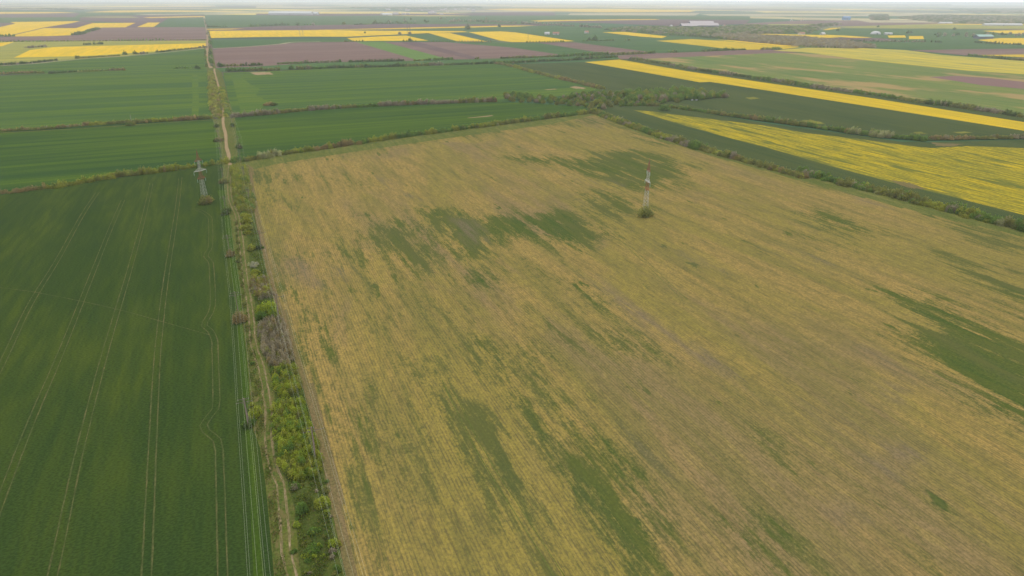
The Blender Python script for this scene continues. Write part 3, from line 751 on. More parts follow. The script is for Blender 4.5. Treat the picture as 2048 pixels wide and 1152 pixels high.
ROADC = [(606, 1400), (584, 1152), (572, 1103), (570, 1065), (565, 1007), (561, 968), (551, 947), (540, 906), (536, 864), (537, 822), (531, 781), (522, 734), (512, 705), (505, 676), (503, 638), (497.5, 600), (493, 574), (485.5, 516), (482, 478), (476, 440), (472, 425), (465, 411), (460, 394), (458, 360), (460, 328)]
rp = catmull(Gs(ROADC), 4)
ribbon('dirt_track', 'grass', rp, 3.4, .06, jit=.12)
for s in (-1, 1):
    ribbon('track_rut', 'rut', rp, .52, .068, off=s * .86, jit=.35)
UPPER = [(460, 330), (459, 322), (457, 308.5), (453, 293), (452, 280), (451, 267), (447.4, 254), (446, 241), (447.4, 231.5)]
up_ = catmull(Gs(UPPER), 8)
ribbon('sandy_track', 'sand', up_, 2.6, .07, jit=.12)
ribbon('sandy_track', 'sand', catmull(Gs([(447.4, 231.5), (444, 205), (440, 188), (436.7, 172), (433.5, 160), (429.4, 144), (429, 137)]), 10), 2.6, .07, jit=.25)
ribbon('sandy_track', 'sand', catmull(Gs([(422, 136), (419.5, 132.5), (417.4, 126), (416.4, 120), (415, 105), (414, 87), (415, 72), (411, 50), (408, 36)]), 30), 6, .07, jit=.25)
ribbon('grass_path', 'headland', catmull(Gs([(-60, 268.5), (130, 259), (350, 244.5), (445, 239)]), 12), 3.2, .05, jit=.3)
ribbon('field_track', 'straw', catmull(Gs([(-40, 134), (60, 128), (110, 123), (180, 117), (250, 112.5), (330, 105), (411, 96.5)]), 20), 7, .05, jit=.3)
ribbon('field_track', 'straw', catmull(Gs([(426, 97), (470, 95), (512, 92), (560, 88), (590, 84), (640, 83)]), 20), 9, .05, jit=.4)
ribbon('sand_scrape', 'sand', catmull(Gs([(935, 236), (960, 234), (985, 231)]), 8), 3.5, .05, jit=.4)
patch('sand_scrape', 'sand', [(1140, 174), (1150, 172), (1172, 176), (1168, 178), (1150, 177)])
patch('sand_scrape', 'sand', [(1088, 179), (1110, 177.5), (1115, 178.5), (1095, 180)])
patch('sand_scrape', 'dry_strip', [(1860, 284), (1890, 287), (1930, 288), (1900, 293), (1875, 292)])
patch('bare_patch', 'sand', [(500, 145), (540, 144), (545, 149), (512, 150)])
patch('bare_patch', 'dry_strip', [(1780, 360), (1820, 366), (1850, 377), (1830, 378), (1800, 370)])
patch('rapeseed_patch', 'patch_yellow', [(1600, 242), (1618, 239), (1648, 246), (1640, 248)])
patch('rapeseed_patch', 'patch_yellow', [(1490, 195), (1508, 194), (1520, 197), (1500, 199)])
patch('rapeseed_patch', 'patch_yellow', [(1824, 265), (1840, 263), (1853, 268), (1835, 268)])
patch('rapeseed_patch', 'patch_yellow', [(1906, 264), (1930, 263), (1946, 265), (1920, 267)])
patch('rapeseed_patch', 'patch_yellow', [(1357, 210), (1372, 213), (1360, 213)])

TRAMS = [
    [(452, 1400), (445.5, 1152), (438.5, 900), (434, 880), (412, 862), (407, 850), (418, 834), (431, 818), (433, 800), (430, 700), (429, 680), (421, 662), (409, 652), (410, 644), (421, 626), (426, 600), (423, 535), (420, 522), (412, 513), (415, 504), (421, 492), (421, 445), (417, 432), (400, 421), (383, 417)],
    [(275, 1400), (293, 1152), (305, 900), (316, 700), (332, 560), (346, 470), (355, 410), (361, 355)],
    [(40, 1400), (105, 1152), (160, 900), (212, 700), (262, 530), (290, 425), (303, 366)],
    [(-90, 1250), (0, 1005), (60, 850), (124, 700), (180, 560), (220, 460), (246, 400)],
    [(-100, 920), (0, 735), (60, 610), (115, 520), (165, 430), (195, 385)],
]
for t in TRAMS:
    tp = catmull(Gs(t), 3)
    for s in (-1, 1):
        ribbon('tractor_wheel_track', 'tram', tp, .34, .05, off=s * .95, jit=.3)
ribbon('foot_trail', 'tram', catmull(Gs([(-30, 572), (60, 583), (150, 600), (240, 620), (330, 645), (420, 670)]), 3), .3, .052, jit=.4)
for t in [[(890, 760), (960, 900), (1060, 1060), (1130, 1170)], [(1370, 600), (1180, 430), (1000, 330)][::-1]]:
    tp = catmull(Gs(t), 6)
    for s in (-1, 1):
        ribbon('tractor_wheel_track', 'headland', tp, .3, .075, off=s * .95, jit=.5)


# ------------------------------------------------------------------ foliage
PAL = {
    'yellowgreen': [(.122, .126, .022), (.145, .143, .028), (.098, .110, .022)],
    'green': [(.060, .095, .022), (.080, .115, .024), (.048, .080, .022)],
    'bright': [(.118, .142, .018), (.138, .152, .022), (.092, .118, .020)],
    'olive': [(.095, .095, .030), (.115, .110, .034), (.075, .085, .028)],
    'brown': [(.122, .096, .046), (.102, .082, .040), (.140, .104, .048)],
    'grey': [(.122, .106, .082), (.104, .092, .068), (.142, .120, .090)],
    'dark': [(.044, .062, .020), (.054, .074, .022), (.038, .052, .020)],
    'blossom': [(.17, .165, .10), (.15, .15, .09), (.12, .125, .05)],
    'white': [(.60, .58, .52), (.52, .50, .42), (.36, .36, .26)],
}
PAL = {k: np.minimum(.75, np.array(v) * (1.0 if k == 'white' else 2.65) * (1.0, 1.0, .85)) for k, v in PAL.items()}


def blob_points(r, h, cnt, fill=.25):
    """points spread over a lumpy dome of radius r and height h"""
    d = rng.normal(size=(cnt, 3))
    d /= np.linalg.norm(d, axis=1)[:, None]
    d[:, 2] = np.abs(d[:, 2]) * 1.05 - .12
    ph = rng.uniform(0, 6.28, 4)
    az = np.arctan2(d[:, 1], d[:, 0])
    lump = 1 + .16 * np.sin(3 * az + ph[0]) * np.cos(4 * d[:, 2] + ph[1]) + .12 * np.sin(5 * az + ph[2] + 5 * d[:, 2]) + .08 * np.sin(9 * az + ph[3])
    rad = lump * np.where(rng.random(cnt) < fill, rng.uniform(.4, .9, cnt), rng.uniform(.88, 1.06, cnt))
    p = d * rad[:, None]
    p[:, 0] *= r; p[:, 1] *= r; p[:, 2] = p[:, 2] * h
    p[:, 2] = np.maximum(p[:, 2], .05)
    return p


def leaf_quads(P, size):
    cnt = len(P)
    a = rng.normal(size=(cnt, 3)); a /= np.linalg.norm(a, axis=1)[:, None]
    b_ = rng.normal(size=(cnt, 3)); b_ = np.cross(a, b_); b_ /= np.linalg.norm(b_, axis=1)[:, None]
    s = (size * rng.uniform(.6, 1.3, cnt))[:, None] / 2
    t = s * rng.uniform(.5, .9, (cnt, 1))
    v = np.empty((cnt, 4, 3))
    v[:, 0] = P - a * s - b_ * t * .5; v[:, 1] = P - b_ * t + a * s * .3; v[:, 2] = P + a * s + b_ * t * .4; v[:, 3] = P + b_ * t - a * s * .2
    f = np.arange(cnt * 4).reshape(-1, 4)
    return v.reshape(-1, 3), f


def tint(kind, cnt, spread=.22):
    pal = PAL[kind]
    base = pal[rng.integers(0, len(pal))] * .55 + pal[rng.integers(0, len(pal), cnt)] * .45
    return base * rng.uniform(1 - spread, 1 + spread, (cnt, 1))


def foliage(name, lumps, leaf, parent=None, origin=None, dens=1.5):
    """lumps: (x, y, z0, r, h, kind)"""
    PP, CC = [], []
    for (x, y, z0, r, h, kind) in lumps:
        area = 2 * math.pi * r * (r + h) / 2 * 1.2
        cnt = max(14, int(area / (leaf * leaf * .62) * dens))
        p = blob_points(r, h, cnt, .3)
        p += (x, y, z0)
        PP.append(p); CC.append(tint(kind, cnt) * rng.uniform(.78, 1.22))
    P_ = np.concatenate(PP); C_ = np.concatenate(CC)
    if origin is not None: P_ = P_ - origin
    v, f = leaf_quads(P_, leaf)
    return mesh_obj(name, v, f, LEAF, parent, colors=C_, loc=None if origin is None else tuple(map(float, origin)))


WOOD = plain('bark', (.11, .085, .065))


def pick(kinds):
    ks = list(kinds)
    w_ = np.array([kinds[k] for k in ks], float)
    return ks[rng.choice(len(ks), p=w_ / w_.sum())]


def hedge(pts, width, height, kinds, label, leaf=.6, step=1.7, run=9.0, name='hedgerow', gaps=0.0):
    """a hedge along a ground line: overlapping bushes, one object"""
    path = catmull(Gs(pts), step)
    lumps = []
    k = pick(kinds); left = run
    hv = rng.uniform(.8, 1.2); skip = 0
    T = np.gradient(path[:, :2], axis=0); T /= np.linalg.norm(T, axis=1)[:, None] + 1e-9
    i = 0
    S = 0.0
    for i in range(len(path)):
        S += step
        left -= step
        if left < 0:
            k = pick(kinds); left = rng.uniform(.4, 1.6) * run; hv = rng.uniform(.65, 1.3)
            if rng.random() < gaps: skip = rng.uniform(.3, 1.5) * run
        if skip > 0:
            skip -= step
            continue
        wv_ = width * (.75 + .35 * math.sin(S * .07 + hv * 5) ** 2)
        rows = max(1, int(wv_ / 2.6))
        for _ in range(rows):
            o = rng.uniform(-.5, .5) * max(0, wv_ - 1.6)
            r = rng.uniform(1.0, 1.9) * (height / 3.2) ** .4
            h = height * hv * rng.uniform(.6, 1.15) * (1 - .45 * abs(o) / (wv_ / 2 + .1))
            nx_, ny_ = T[i][1], -T[i][0]
            lumps.append((path[i][0] + nx_ * o + rng.normal() * .4, path[i][1] + ny_ * o + rng.normal() * .4, 0, r, h, k if rng.random() < .8 else pick(kinds)))
    org = path[len(path) // 2].copy()
    o = foliage(name, lumps, leaf, origin=org, dens=1.55)
    return tag(o, label, 'hedgerow', 'hedgerows dividing the fields')


K1 = {'yellowgreen': 5, 'green': 2, 'olive': 3, 'brown': 1.5}
K2 = {'yellowgreen': 2, 'olive': 3, 'brown': 4, 'grey': 2, 'green': 2}
K3 = {'green': 4, 'yellowgreen': 3, 'olive': 3, 'grey': 2, 'brown': 1}
K4 = {'dark': 3, 'green': 3, 'olive': 3, 'grey': 1}

hedge([(-160, 416), (-60, 398), (0, 388), (60, 381), (105, 375)], 5.5, 3.4, {'brown': 5, 'olive': 3, 'yellowgreen': 1}, 'reddish brown and olive hedgerow along the left edge, above the dark green field', .55, run=14)
hedge([(108, 375), (230, 355), (300, 346), (340, 341), (395, 333), (430, 329), (456, 325)], 6.5, 4.0, {'yellowgreen': 6, 'olive': 3, 'green': 2, 'brown': .6}, 'yellow green hedgerow running left from the track crossing, behind the left pylon', .55, run=12)
hedge([(-100, 268), (0, 262), (60, 259), (130, 255), (180, 250)], 6, 2.8, {'brown': 4, 'olive': 4, 'grey': 1}, 'low brown hedgerow beside the pale grass path on the far left', .75, run=18)
hedge([(182, 250), (250, 246), (350, 241), (400, 238), (436, 236)], 8, 4, {'olive': 4, 'yellowgreen': 3, 'brown': 2}, 'olive hedgerow with a small post standing in it, left of the sandy track', .75, run=18)
hedge([(466, 234), (530, 229), (600, 222), (700, 215), (800, 210), (900, 206), (990, 203)], 9, 5, {'brown': 3, 'olive': 4, 'grey': 4, 'green': 1.5}, 'tall grey brown hedgerow between the two green fields right of the sandy track', .8, run=22)
hedge([(464, 324), (490, 321), (520, 317), (560, 310), (600, 304), (660, 296)], 7.5, 4.4, {'yellowgreen': 4, 'olive': 3, 'green': 3, 'brown': 2, 'blossom': .25}, 'yellow green hedgerow with white blossom at the top left corner of the mottled field', .55, run=9)
hedge([(662, 295), (690, 291), (722, 286)], 7.5, 4.6, {'brown': 6, 'olive': 1}, 'rusty brown section of the hedgerow above the mottled field', .55, run=9)
hedge([(724, 286), (800, 275), (860, 267), (930, 258), (1000, 249), (1060, 241), (1120, 233), (1190, 225)], 7.5, 4.4, {'yellowgreen': 3, 'olive': 3, 'green': 4, 'blossom': .2}, 'long green hedgerow along the far edge of the mottled field up to the small wood', .65, run=9)
hedge([(1190, 225), (1230, 240), (1290, 262), (1350, 282), (1400, 297), (1470, 317)], 13, 4.6, {'grey': 2, 'green': 4, 'olive': 4, 'yellowgreen': 2}, 'broad grey and green hedgerow going right from the small wood beside the sparse rapeseed', .65, run=12)
hedge([(1470, 317), (1550, 340), (1610, 356)], 8, 4.2, {'brown': 2, 'olive': 4, 'yellowgreen': 3}, 'brownish middle stretch of the hedgerow on the right border of the mottled field', .6, run=9)
hedge([(1600, 345), (1680, 366), (1760, 384), (1850, 408), (1950, 434), (2060, 462), (2240, 508)], 12, 4.6, {'green': 4, 'olive': 3, 'yellowgreen': 2, 'grey': 1.5, 'blossom': .2}, 'thick green hedgerow leaving the picture at the right edge below the sparse rapeseed', .55, run=9)
hedge([(1250, 212), (1290, 211), (1330, 213), (1400, 223), (1460, 231), (1536, 242), (1640, 256), (1700, 265)], 8, 4, {'green': 4, 'olive': 4, 'brown': 2}, 'curving green hedgerow above the sparse rapeseed field', .7, run=12)
hedge([(1700, 265), (1740, 270), (1800, 276), (1850, 280)], 13, 4.6, {'green': 4, 'olive': 3, 'blossom': .6, 'grey': 1}, 'thick bushy end of the curving hedgerow with a few pale blossoms', .7, run=12)
hedge([(1866, 278), (1930, 277), (2000, 276), (2080, 276), (2250, 280)], 9, 3.6, {'brown': 4, 'olive': 3, 'grey': 2}, 'brown hedgerow at the right edge beyond the sandy gateway', .7, run=16)
hedge([(1262, 118), (1330, 128), (1400, 141), (1500, 155), (1640, 176), (1750, 190), (1850, 206), (1950, 219), (2060, 236), (2250, 266)], 13, 5, {'dark': 2, 'grey': 3, 'olive': 3, 'green': 2}, 'long dark hedgerow above the straight yellow rapeseed strip', 1.1, step=3, run=26)
hedge([(992, 127), (1024, 133), (1060, 143), (1090, 150), (1130, 160), (1170, 169), (1205, 178)], 11, 4.5, {'olive': 4, 'yellowgreen': 3, 'brown': 2}, 'slanting olive hedgerow running up from the small wood to the far fields', .95, step=2.5, run=22)
hedge([(-80, 151), (0, 148), (50, 146), (84, 146)], 14, 4, K2, 'brown far hedgerow at the left edge, second green field from the rapeseed', 1.2, step=4, run=40)
hedge([(100, 146), (170, 143), (250, 140)], 11, 4, {'brown': 3, 'olive': 3, 'dark': 2}, 'far brown green hedgerow with gaps across the left green fields', 1.2, step=4, run=40, gaps=.1)
hedge([(350, 137), (375, 136.5), (400, 136)], 9, 4, K4, 'far row of dark bushes left of the sandy track', 1.2, step=4, run=25, gaps=0)
hedge([(440, 133), (512, 131), (560, 128), (620, 126), (680, 124)], 12, 5, K4, 'dark hedgerow under the large brown ploughed field', 1.3, step=4, run=40, gaps=.15)
hedge([(700, 124.5), (760, 123), (840, 121.5), (900, 119), (960, 118), (1024, 116.5), (1110, 113.5)], 12, 5, K4, 'dark hedgerow under the light green strip and the ploughed fields', 1.3, step=4, run=40, gaps=.25)
hedge([(455, 143), (512, 141), (580, 139), (660, 136), (760, 134), (860, 131), (960, 128), (1024, 126)], 12, 6, K4, 'gappy row of dark bushes between the two green fields beyond the grey brown hedgerow', 1.2, step=4, run=32, gaps=.4)
hedge([(1024, 126), (1080, 123), (1150, 120), (1230, 114)], 12, 6, K4, 'dark hedgerow meeting the slanting olive hedgerow at its upper end', 1.3, step=4, run=40, gaps=.1)
hedge([(1115, 114), (1160, 111), (1230, 109), (1290, 107), (1400, 103), (1480, 100), (1560, 99)], 16, 6, K4, 'far dark hedgerow between the green field and the long brown strip', 1.6, step=6, run=60, gaps=.15)
hedge([(-60, 74), (0, 73), (90, 72), (150, 70), (170, 65), (195, 58)], 24, 8, K4, 'far dark hedgerow below the left rapeseed fields', 2.2, step=9, run=120, gaps=.15)
hedge([(-60, 84), (80, 83), (200, 82), (300, 81), (412, 80)], 14, 5, K4, 'thin far hedgerow under the left ploughed field', 2.0, step=8, run=120, gaps=.35)
hedge([(55, 96), (80, 94), (120, 92), (180, 89), (205, 88)], 18, 6, {'olive': 3, 'grey': 3, 'dark': 1}, 'scrubby far line of bushes behind the left bright rapeseed field', 1.8, step=7, run=60, gaps=.15)
hedge([(0, 131), (60, 126), (110, 121), (180, 115), (250, 111), (320, 104), (410, 95)], 14, 5, {'olive': 4, 'grey': 3, 'dark': 2}, 'ragged line of bushes on the pale track below the left rapeseed field', 1.5, step=6, run=50, gaps=.45)
hedge([(416, 54), (480, 54), (560, 51), (640, 50), (700, 50), (760, 48), (830, 47)], 22, 9, {'dark': 4, 'green': 3}, 'far row of dark trees behind the long rapeseed field', 2.6, step=12, run=100, gaps=.3)
hedge([(1024, 46), (1060, 48), (1100, 50), (1150, 53), (1210, 56)], 20, 11, {'dark': 3, 'grey': 3}, 'far line of leafless grey trees right of the picture centre', 2.4, step=11, run=70, gaps=.3, name='tree_row')
hedge([(900, 43), (960, 43), (1024, 46)], 26, 10, {'dark': 2, 'grey': 4}, 'far grey tree line left of the leafless tree row', 2.8, step=12, run=70, gaps=.1, name='tree_row')
hedge([(1600, 93), (1640, 95), (1680, 96)], 14, 5, K4, 'short dark far hedgerow at the upper end of the pale yellow field', 1.8, step=7, run=50)
hedge([(1938, 111), (1980, 115), (2020, 119), (2070, 123)], 14, 5, K4, 'dark hedgerow at the right edge between two pale yellow fields', 1.5, step=6, run=50)
hedge([(690, 83.5), (760, 83), (860, 83), (930, 84), (1000, 84), (1100, 84.5), (1160, 83), (1240, 81), (1310, 81)], 12, 5, K4, 'far thin hedgerow along the near ends of the small rapeseed fields', 1.9, step=8, run=70, gaps=.45)
hedge([(1700, 83), (1760, 83), (1850, 84), (1880, 85)], 16, 7, {'dark': 4, 'grey': 1}, 'far row of dark trees left of the green roofed shed', 1.9, step=8, run=60, gaps=.1)
hedge([(1950, 85), (1980, 87), (2040, 90)], 14, 6, {'dark': 4}, 'dark hedgerow in front of the right yellow field by the green roofed shed', 1.9, step=8, run=60)
hedge([(1300, 66), (1340, 70), (1400, 74), (1450, 78), (1540, 82)], 26, 8, {'grey': 3, 'dark': 2, 'green': 2}, 'scrub belt in front of the long farm sheds', 1.9, step=8, run=60)


# --- woods: one mass each where single trees cannot be told apart
def wood(pts, spacing, hgt, kinds, label, leaf, cat='wood', name='wood', run=1):
    w_ = Gs(pts)
    xs = np.arange(w_[:, 0].min(), w_[:, 0].max(), spacing); ys = np.arange(w_[:, 1].min(), w_[:, 1].max(), spacing)
    A, B = np.meshgrid(xs, ys)
    A = A.ravel() + rng.uniform(-.45, .45, A.size) * spacing; B = B.ravel() + rng.uniform(-.45, .45, B.size) * spacing
    k = poly_sdf(A, B, w_) > 0
    lumps = [(a, c, 0, spacing * rng.uniform(.55, .85), hgt * rng.uniform(.55, 1.2), pick(kinds)) for a, c in zip(A[k], B[k])]
    o = foliage(name, lumps, leaf, origin=w_.mean(0), dens=1.0)
    return o


def woodstuff(*a, **k):
    return tag(wood(*a, **k), a[4], k.get('cat', 'wood'), kind='stuff')


woodstuff([(1425, 70), (1500, 71.5), (1600, 76), (1700, 85), (1755, 95), (1700, 97), (1600, 93), (1500, 84), (1430, 76)], 9, 8, {'grey': 6, 'brown': 2}, 'far off leafless grey brown wood below the small farm', 1.7)
woodstuff([(1210, 60), (1280, 56), (1350, 56), (1420, 58), (1500, 52), (1640, 57), (1620, 66), (1530, 67), (1480, 68), (1400, 72), (1330, 68), (1250, 63)], 14, 9, {'grey': 3, 'dark': 3, 'green': 3, 'olive': 2}, 'far scattered scrub and trees around the long farm sheds', 2.2)
woodstuff([(1640, 55), (1680, 49), (1640, 50), (1600, 56)], 16, 10, {'dark': 4, 'grey': 2}, 'far grey wood right of the farm sheds', 2.4)
woodstuff([(1800, 36), (1850, 31), (2070, 33), (2070, 47), (1940, 48), (1880, 45), (1830, 40)], 24, 9, {'grey': 3, 'dark': 3}, 'far village trees at the right edge', 3.2)
woodstuff([(1900, 19), (2070, 17), (2300, 18), (2300, 26), (2070, 27), (1960, 25)], 60, 12, {'dark': 3, 'grey': 2}, 'very far blue grey town trees at the right edge', 8)
woodstuff([(1500, 7.5), (1700, 8), (1900, 9.5), (1900, 11.5), (1700, 12), (1560, 11)], 110, 22, {'dark': 3, 'grey': 2}, 'town trees on the horizon right of centre', 16)
woodstuff([(700, 16), (860, 15), (960, 14), (960, 17), (800, 19)], 60, 12, {'dark': 3, 'grey': 2}, 'very far tree belt left of centre', 9)
woodstuff([(0, 17), (160, 18), (160, 20), (0, 19)], 150, 9, {'dark': 2, 'grey': 3}, 'very far village trees at the left edge', 8)
woodstuff([(1740, 32), (1775, 31), (1775, 40), (1745, 40)], 20, 13, {'grey': 2, 'dark': 4}, 'far dark wood block left of the right hand village', 3)


# --- trees and bushes told apart
def tree(x, y, r, h, kind, label, leaf, cat='bush', trunk=True, group=None, name='bush', lumps=5, spread=.55):
    root = empty(name, (x, y, 0), float(rng.uniform(0, 6.28)))
    tag(root, label, cat, group)
    ks = kind if isinstance(kind, dict) else {kind: 1}
    L = [(0, 0, h * .12, r * .75, h * .88, pick(ks))]
    for i in range(lumps):
        a = rng.uniform(0, 6.28); q = r * spread * rng.uniform(.6, 1.2)
        L.append((math.cos(a) * q, math.sin(a) * q, h * rng.uniform(.03, .3), r * rng.uniform(.35, .6), h * rng.uniform(.4, .68), pick(ks)))
    foliage('crown', L, leaf, parent=root, dens=1.3)
    if trunk:
        b_ = MB()
        b_.bar((0, 0, -.2), (.05 * r, .05 * r, h * .45), .05 * r + .06, .03 * r + .03, 6)
        for i in range(4):
            a = i * 1.57 + .4
            b_.bar((.03 * r, .03 * r, h * .25), (math.cos(a) * r * .5, math.sin(a) * r * .5, h * .65), .03 * r + .03, .02, 5)
        b_.build('trunk', WOOD, root)
    return root


def at(px, py): return G(px, py)[:2]


# bushes standing at the power poles, and single bushes along the track
for px, py, r, h, k, lab in [
    (411, 407, 4.8, 4.8, {'olive': 3, 'brown': 2, 'grey': 2}, 'tangle of olive and brown shrubs around the foot of the left pylon'),
    (1290, 431, 5.2, 5.4, {'green': 3, 'olive': 4, 'dark': 1}, 'dark green clump of shrubs around the foot of the right pylon'),
    (448, 366, 3.6, 3.6, {'olive': 4, 'brown': 2}, 'round olive bush at the field edge, first below the track crossing'),
    (453, 428, 3.2, 3.8, {'dark': 3, 'green': 3, 'olive': 2}, 'dark green dome shaped bush at the field edge where the track bends'),
    (462, 512, 2.6, 3.2, {'brown': 3, 'olive': 3, 'dark': 1}, 'small brownish bush at the foot of a pole, left of the white blossom'),
    (478, 643, 3.0, 4.4, {'brown': 4, 'olive': 3}, 'round reddish olive bush hiding the foot of a power pole'),
    (499, 850, 2.3, 2.4, {'dark': 2, 'green': 2, 'olive': 3}, 'dark scrub at the foot of the nearest left power pole'),
    (511, 832, 2.3, 3.0, {'bright': 5, 'yellowgreen': 2}, 'bright yellow green round bush beside the nearest left power pole'),
    (506, 817, 1.4, 2.0, {'green': 3, 'yellowgreen': 2}, 'small green bush just behind the bright round bush'),
    (433, 254, 3.4, 3.4, {'dark': 3, 'olive': 2}, 'small dark bush left of the sandy track below the pale path'),
    (436, 283, 3.8, 3.4, {'dark': 3, 'brown': 2}, 'dark low bush under the wires, left of the sandy track'),
    (444, 280, 2.2, 2.2, {'olive': 2}, 'little olive bush touching the left side of the sandy track'),
    (478, 297, 3.2, 5.0, {'dark': 3, 'grey': 3}, 'dark leafless bush under the wires, right of the sandy track'),
    (465.5, 253.5, 2.2, 4.4, {'dark': 3, 'green': 1}, 'slim dark bush right of the sandy track near the brown hedgerow'),
    (510, 528, 1, 1, None, None),
    (503, 500, 2.1, 3.0, {'yellowgreen': 3, 'olive': 2}, 'pale olive tree behind the white blossoming tree'),
    (521, 497, 2.2, 2.0, {'dark': 4}, 'low dark shrub at the foot of the pole behind the blossoming tree'),
    (494, 468, 2.3, 2.0, {'green': 2, 'yellowgreen': 3}, 'small flat green bush on the verge north of the pole'),
    (494, 458, 3.6, 3.0, {'yellowgreen': 4, 'olive': 3}, 'olive yellow bush at the lower end of the upper thicket'),
    (492, 446, 3.0, 3.0, {'yellowgreen': 4, 'olive': 2}, 'yellow green bush above the olive yellow bush on the verge'),
    (511, 547, 2.6, 1.8, {'yellowgreen': 4, 'bright': 1}, 'low yellow green bush just below the white blossoming tree'),
    (476, 524, 1.2, 1.6, {'dark': 2, 'olive': 2}, 'tiny dark bush left of the track beside a pole bush'),
    (533, 622, 4.2, 3.6, {'bright': 5, 'yellowgreen': 2}, 'large bright green bush above the grey leafless thicket'),
    (524, 636, 2.6, 2.8, {'green': 4}, 'green bush in front of the large bright green bush'),
    (548, 632, 2.8, 3.0, {'bright': 3, 'green': 3}, 'bright bush beneath the wires at the top of the grey thicket'),
    (604, 1024, 1.7, 2.8, {'green': 4, 'grey': 1}, 'small green tree with a bare trunk on the lower verge'),
    (594, 1052, 1.0, 1.2, {'bright': 3}, 'tiny lime bush left of the track side shrubs'),
    (625, 1065, 1.4, 1.1, {'green': 2, 'bright': 2}, 'low lime green shrub in the middle of the lower verge'),
    (646, 1010, 2.1, 2.2, {'bright': 3, 'yellowgreen': 2}, 'lime bush under the right hand wires on the lower verge'),
    (668, 1092, 1.6, 1.8, {'yellowgreen': 3, 'bright': 2}, 'yellowish bush at the field margin near the bottom edge'),
    (666, 1104, .9, 1.2, {'grey': 4}, 'pale dead shrub in front of the yellowish margin bush'),
    (623, 1104, 2.0, .9, {'green': 3, 'bright': 1}, 'flat spreading green shrub near the bottom edge'),
    (588, 1104, .8, .9, {'green': 3}, 'very small green bush right beside the track near the bottom edge'),
    (592, 976, 1.4, 1.8, {'green': 3, 'grey': 1}, 'grey green bush at the lower tip of the large green thicket'),
    (650, 982, 1.3, 1.4, {'grey': 3, 'olive': 1}, 'little grey shrub by the field margin below the large thicket'),
    (674, 1140, 1.1, 1.2, {'green': 3}, 'green shrub at the bottom edge beside the field margin'),
    (470, 668, 1.0, 1.0, None, None),
    (506, 728, .9, 1.0, {'green': 2, 'dark': 1}, 'tiny green bush between the field and the track ruts'),
    (540, 209, 7.5, 4.0, {'brown': 3, 'dark': 2, 'olive': 2}, 'isolated oval brown bush in the green field above the grey brown hedgerow'),
]:
    if k is None: continue
    if px == 540: py = 211
    x, y = at(px, py)
    dist = math.hypot(x, y)
    tree(x, y, r, h, k, lab, max(.26, min(.7, dist / 560)), group='single bushes along the power lines' if px < 700 else None)

x, y = at(507, 532)
tree(x, y, 1.8, 2.2, {'white': 5, 'blossom': 1.2}, 'small tree in white blossom standing on the verge right of the track', .26, lumps=9, spread=.85, cat='tree', name='blossoming_tree')
# little scrub plants dotted on the near verge
for i in range(26):
    py = rng.uniform(960, 1148)
    t = (py - 960) / 190
    px = rng.uniform(585 + 8 * t, 655 + 22 * t)
    x, y = at(px, py)
    tree(x, y, rng.uniform(.35, .8), rng.uniform(.4, .9), pick_k if False else [{'green': 3}, {'bright': 3}, {'olive': 2}, {'grey': 2}][i % 4], 'knee high scrub plant dotted over the rough grass at the bottom of the verge', .24, cat='shrub', trunk=False, group='knee high plants on the lower verge', name='shrub', lumps=3)


def thicket(pts, spacing, h, kinds, label, leaf):
    return tag(wood(pts, spacing, h, kinds, label, leaf, name='thicket'), label, 'thicket', 'thickets on the verge')


thicket([(518, 775), (548, 792), (556, 806), (604, 806), (618, 850), (640, 900), (650, 930), (640, 950), (610, 962), (590, 972), (570, 950), (556, 930), (552, 900), (546, 860), (546, 815)][2:], 1.25, 2.3, {'yellowgreen': 4, 'bright': 5, 'green': 2, 'olive': 1}, 'largest bright green thicket between the track and the right hand power pole', .27)
thicket([(546, 742), (575, 730), (596, 745), (602, 775), (590, 785), (565, 800), (548, 785)], 1.45, 2.3, {'yellowgreen': 4, 'bright': 3, 'olive': 2, 'green': 2}, 'green thicket between the grey leafless thicket and the largest green one', .3)
thicket([(520, 650), (540, 636), (565, 640), (580, 680), (590, 715), (580, 735), (548, 735), (530, 712), (518, 680)], 1.3, 2.6, {'grey': 8, 'brown': 2, 'olive': 1.5}, 'grey brown leafless thicket beside the track below the bright bush', .28)
thicket([(502, 560), (535, 553), (540, 575), (548, 590), (520, 602), (504, 590)], 1.5, 2.2, {'olive': 3, 'brown': 3, 'grey': 3, 'yellowgreen': 2}, 'mixed brown and olive thicket just below the white blossoming tree', .32)
thicket([(462, 336), (476, 332), (492, 333), (497, 365), (492, 376), (475, 378), (465, 372)], 2.2, 4.0, {'yellowgreen': 6, 'olive': 3, 'green': 1}, 'yellow olive thicket at the corner of the mottled field by the track crossing', .45)
thicket([(466, 384), (480, 374), (502, 376), (509, 405), (508, 425), (495, 430), (478, 420), (470, 410)], 2.2, 4.0, {'olive': 5, 'yellowgreen': 3, 'green': 3}, 'olive green thicket right of the track bend', .45)
thicket([(484, 426), (496, 430), (497, 440), (488, 442)], 2.2, 2.4, {'yellowgreen': 4, 'green': 2}, 'small yellow green thicket below the olive one', .42)
thicket([(418, 146), (424, 146), (429, 165), (434, 190), (441, 222), (441, 236), (428, 236), (422, 215), (418, 180)], 4.0, 3.6, {'yellowgreen': 5, 'olive': 3, 'brown': 2}, 'long yellow olive thicket lining the left side of the far sandy track', .8)
thicket([(440, 176), (447, 176), (452, 200), (462, 232), (452, 234), (445, 210), (441, 190)], 4.2, 3.6, {'yellowgreen': 4, 'green': 2, 'olive': 2}, 'narrow green thicket lining the right side of the far sandy track', .8)
hedge([(413, 134), (412, 122), (411, 110), (410, 98)], 4, 3.5, {'dark': 2, 'olive': 3, 'green': 2}, 'far bushes on the left of the track beside the rapeseed', 1.1, step=5, run=20, gaps=.4)
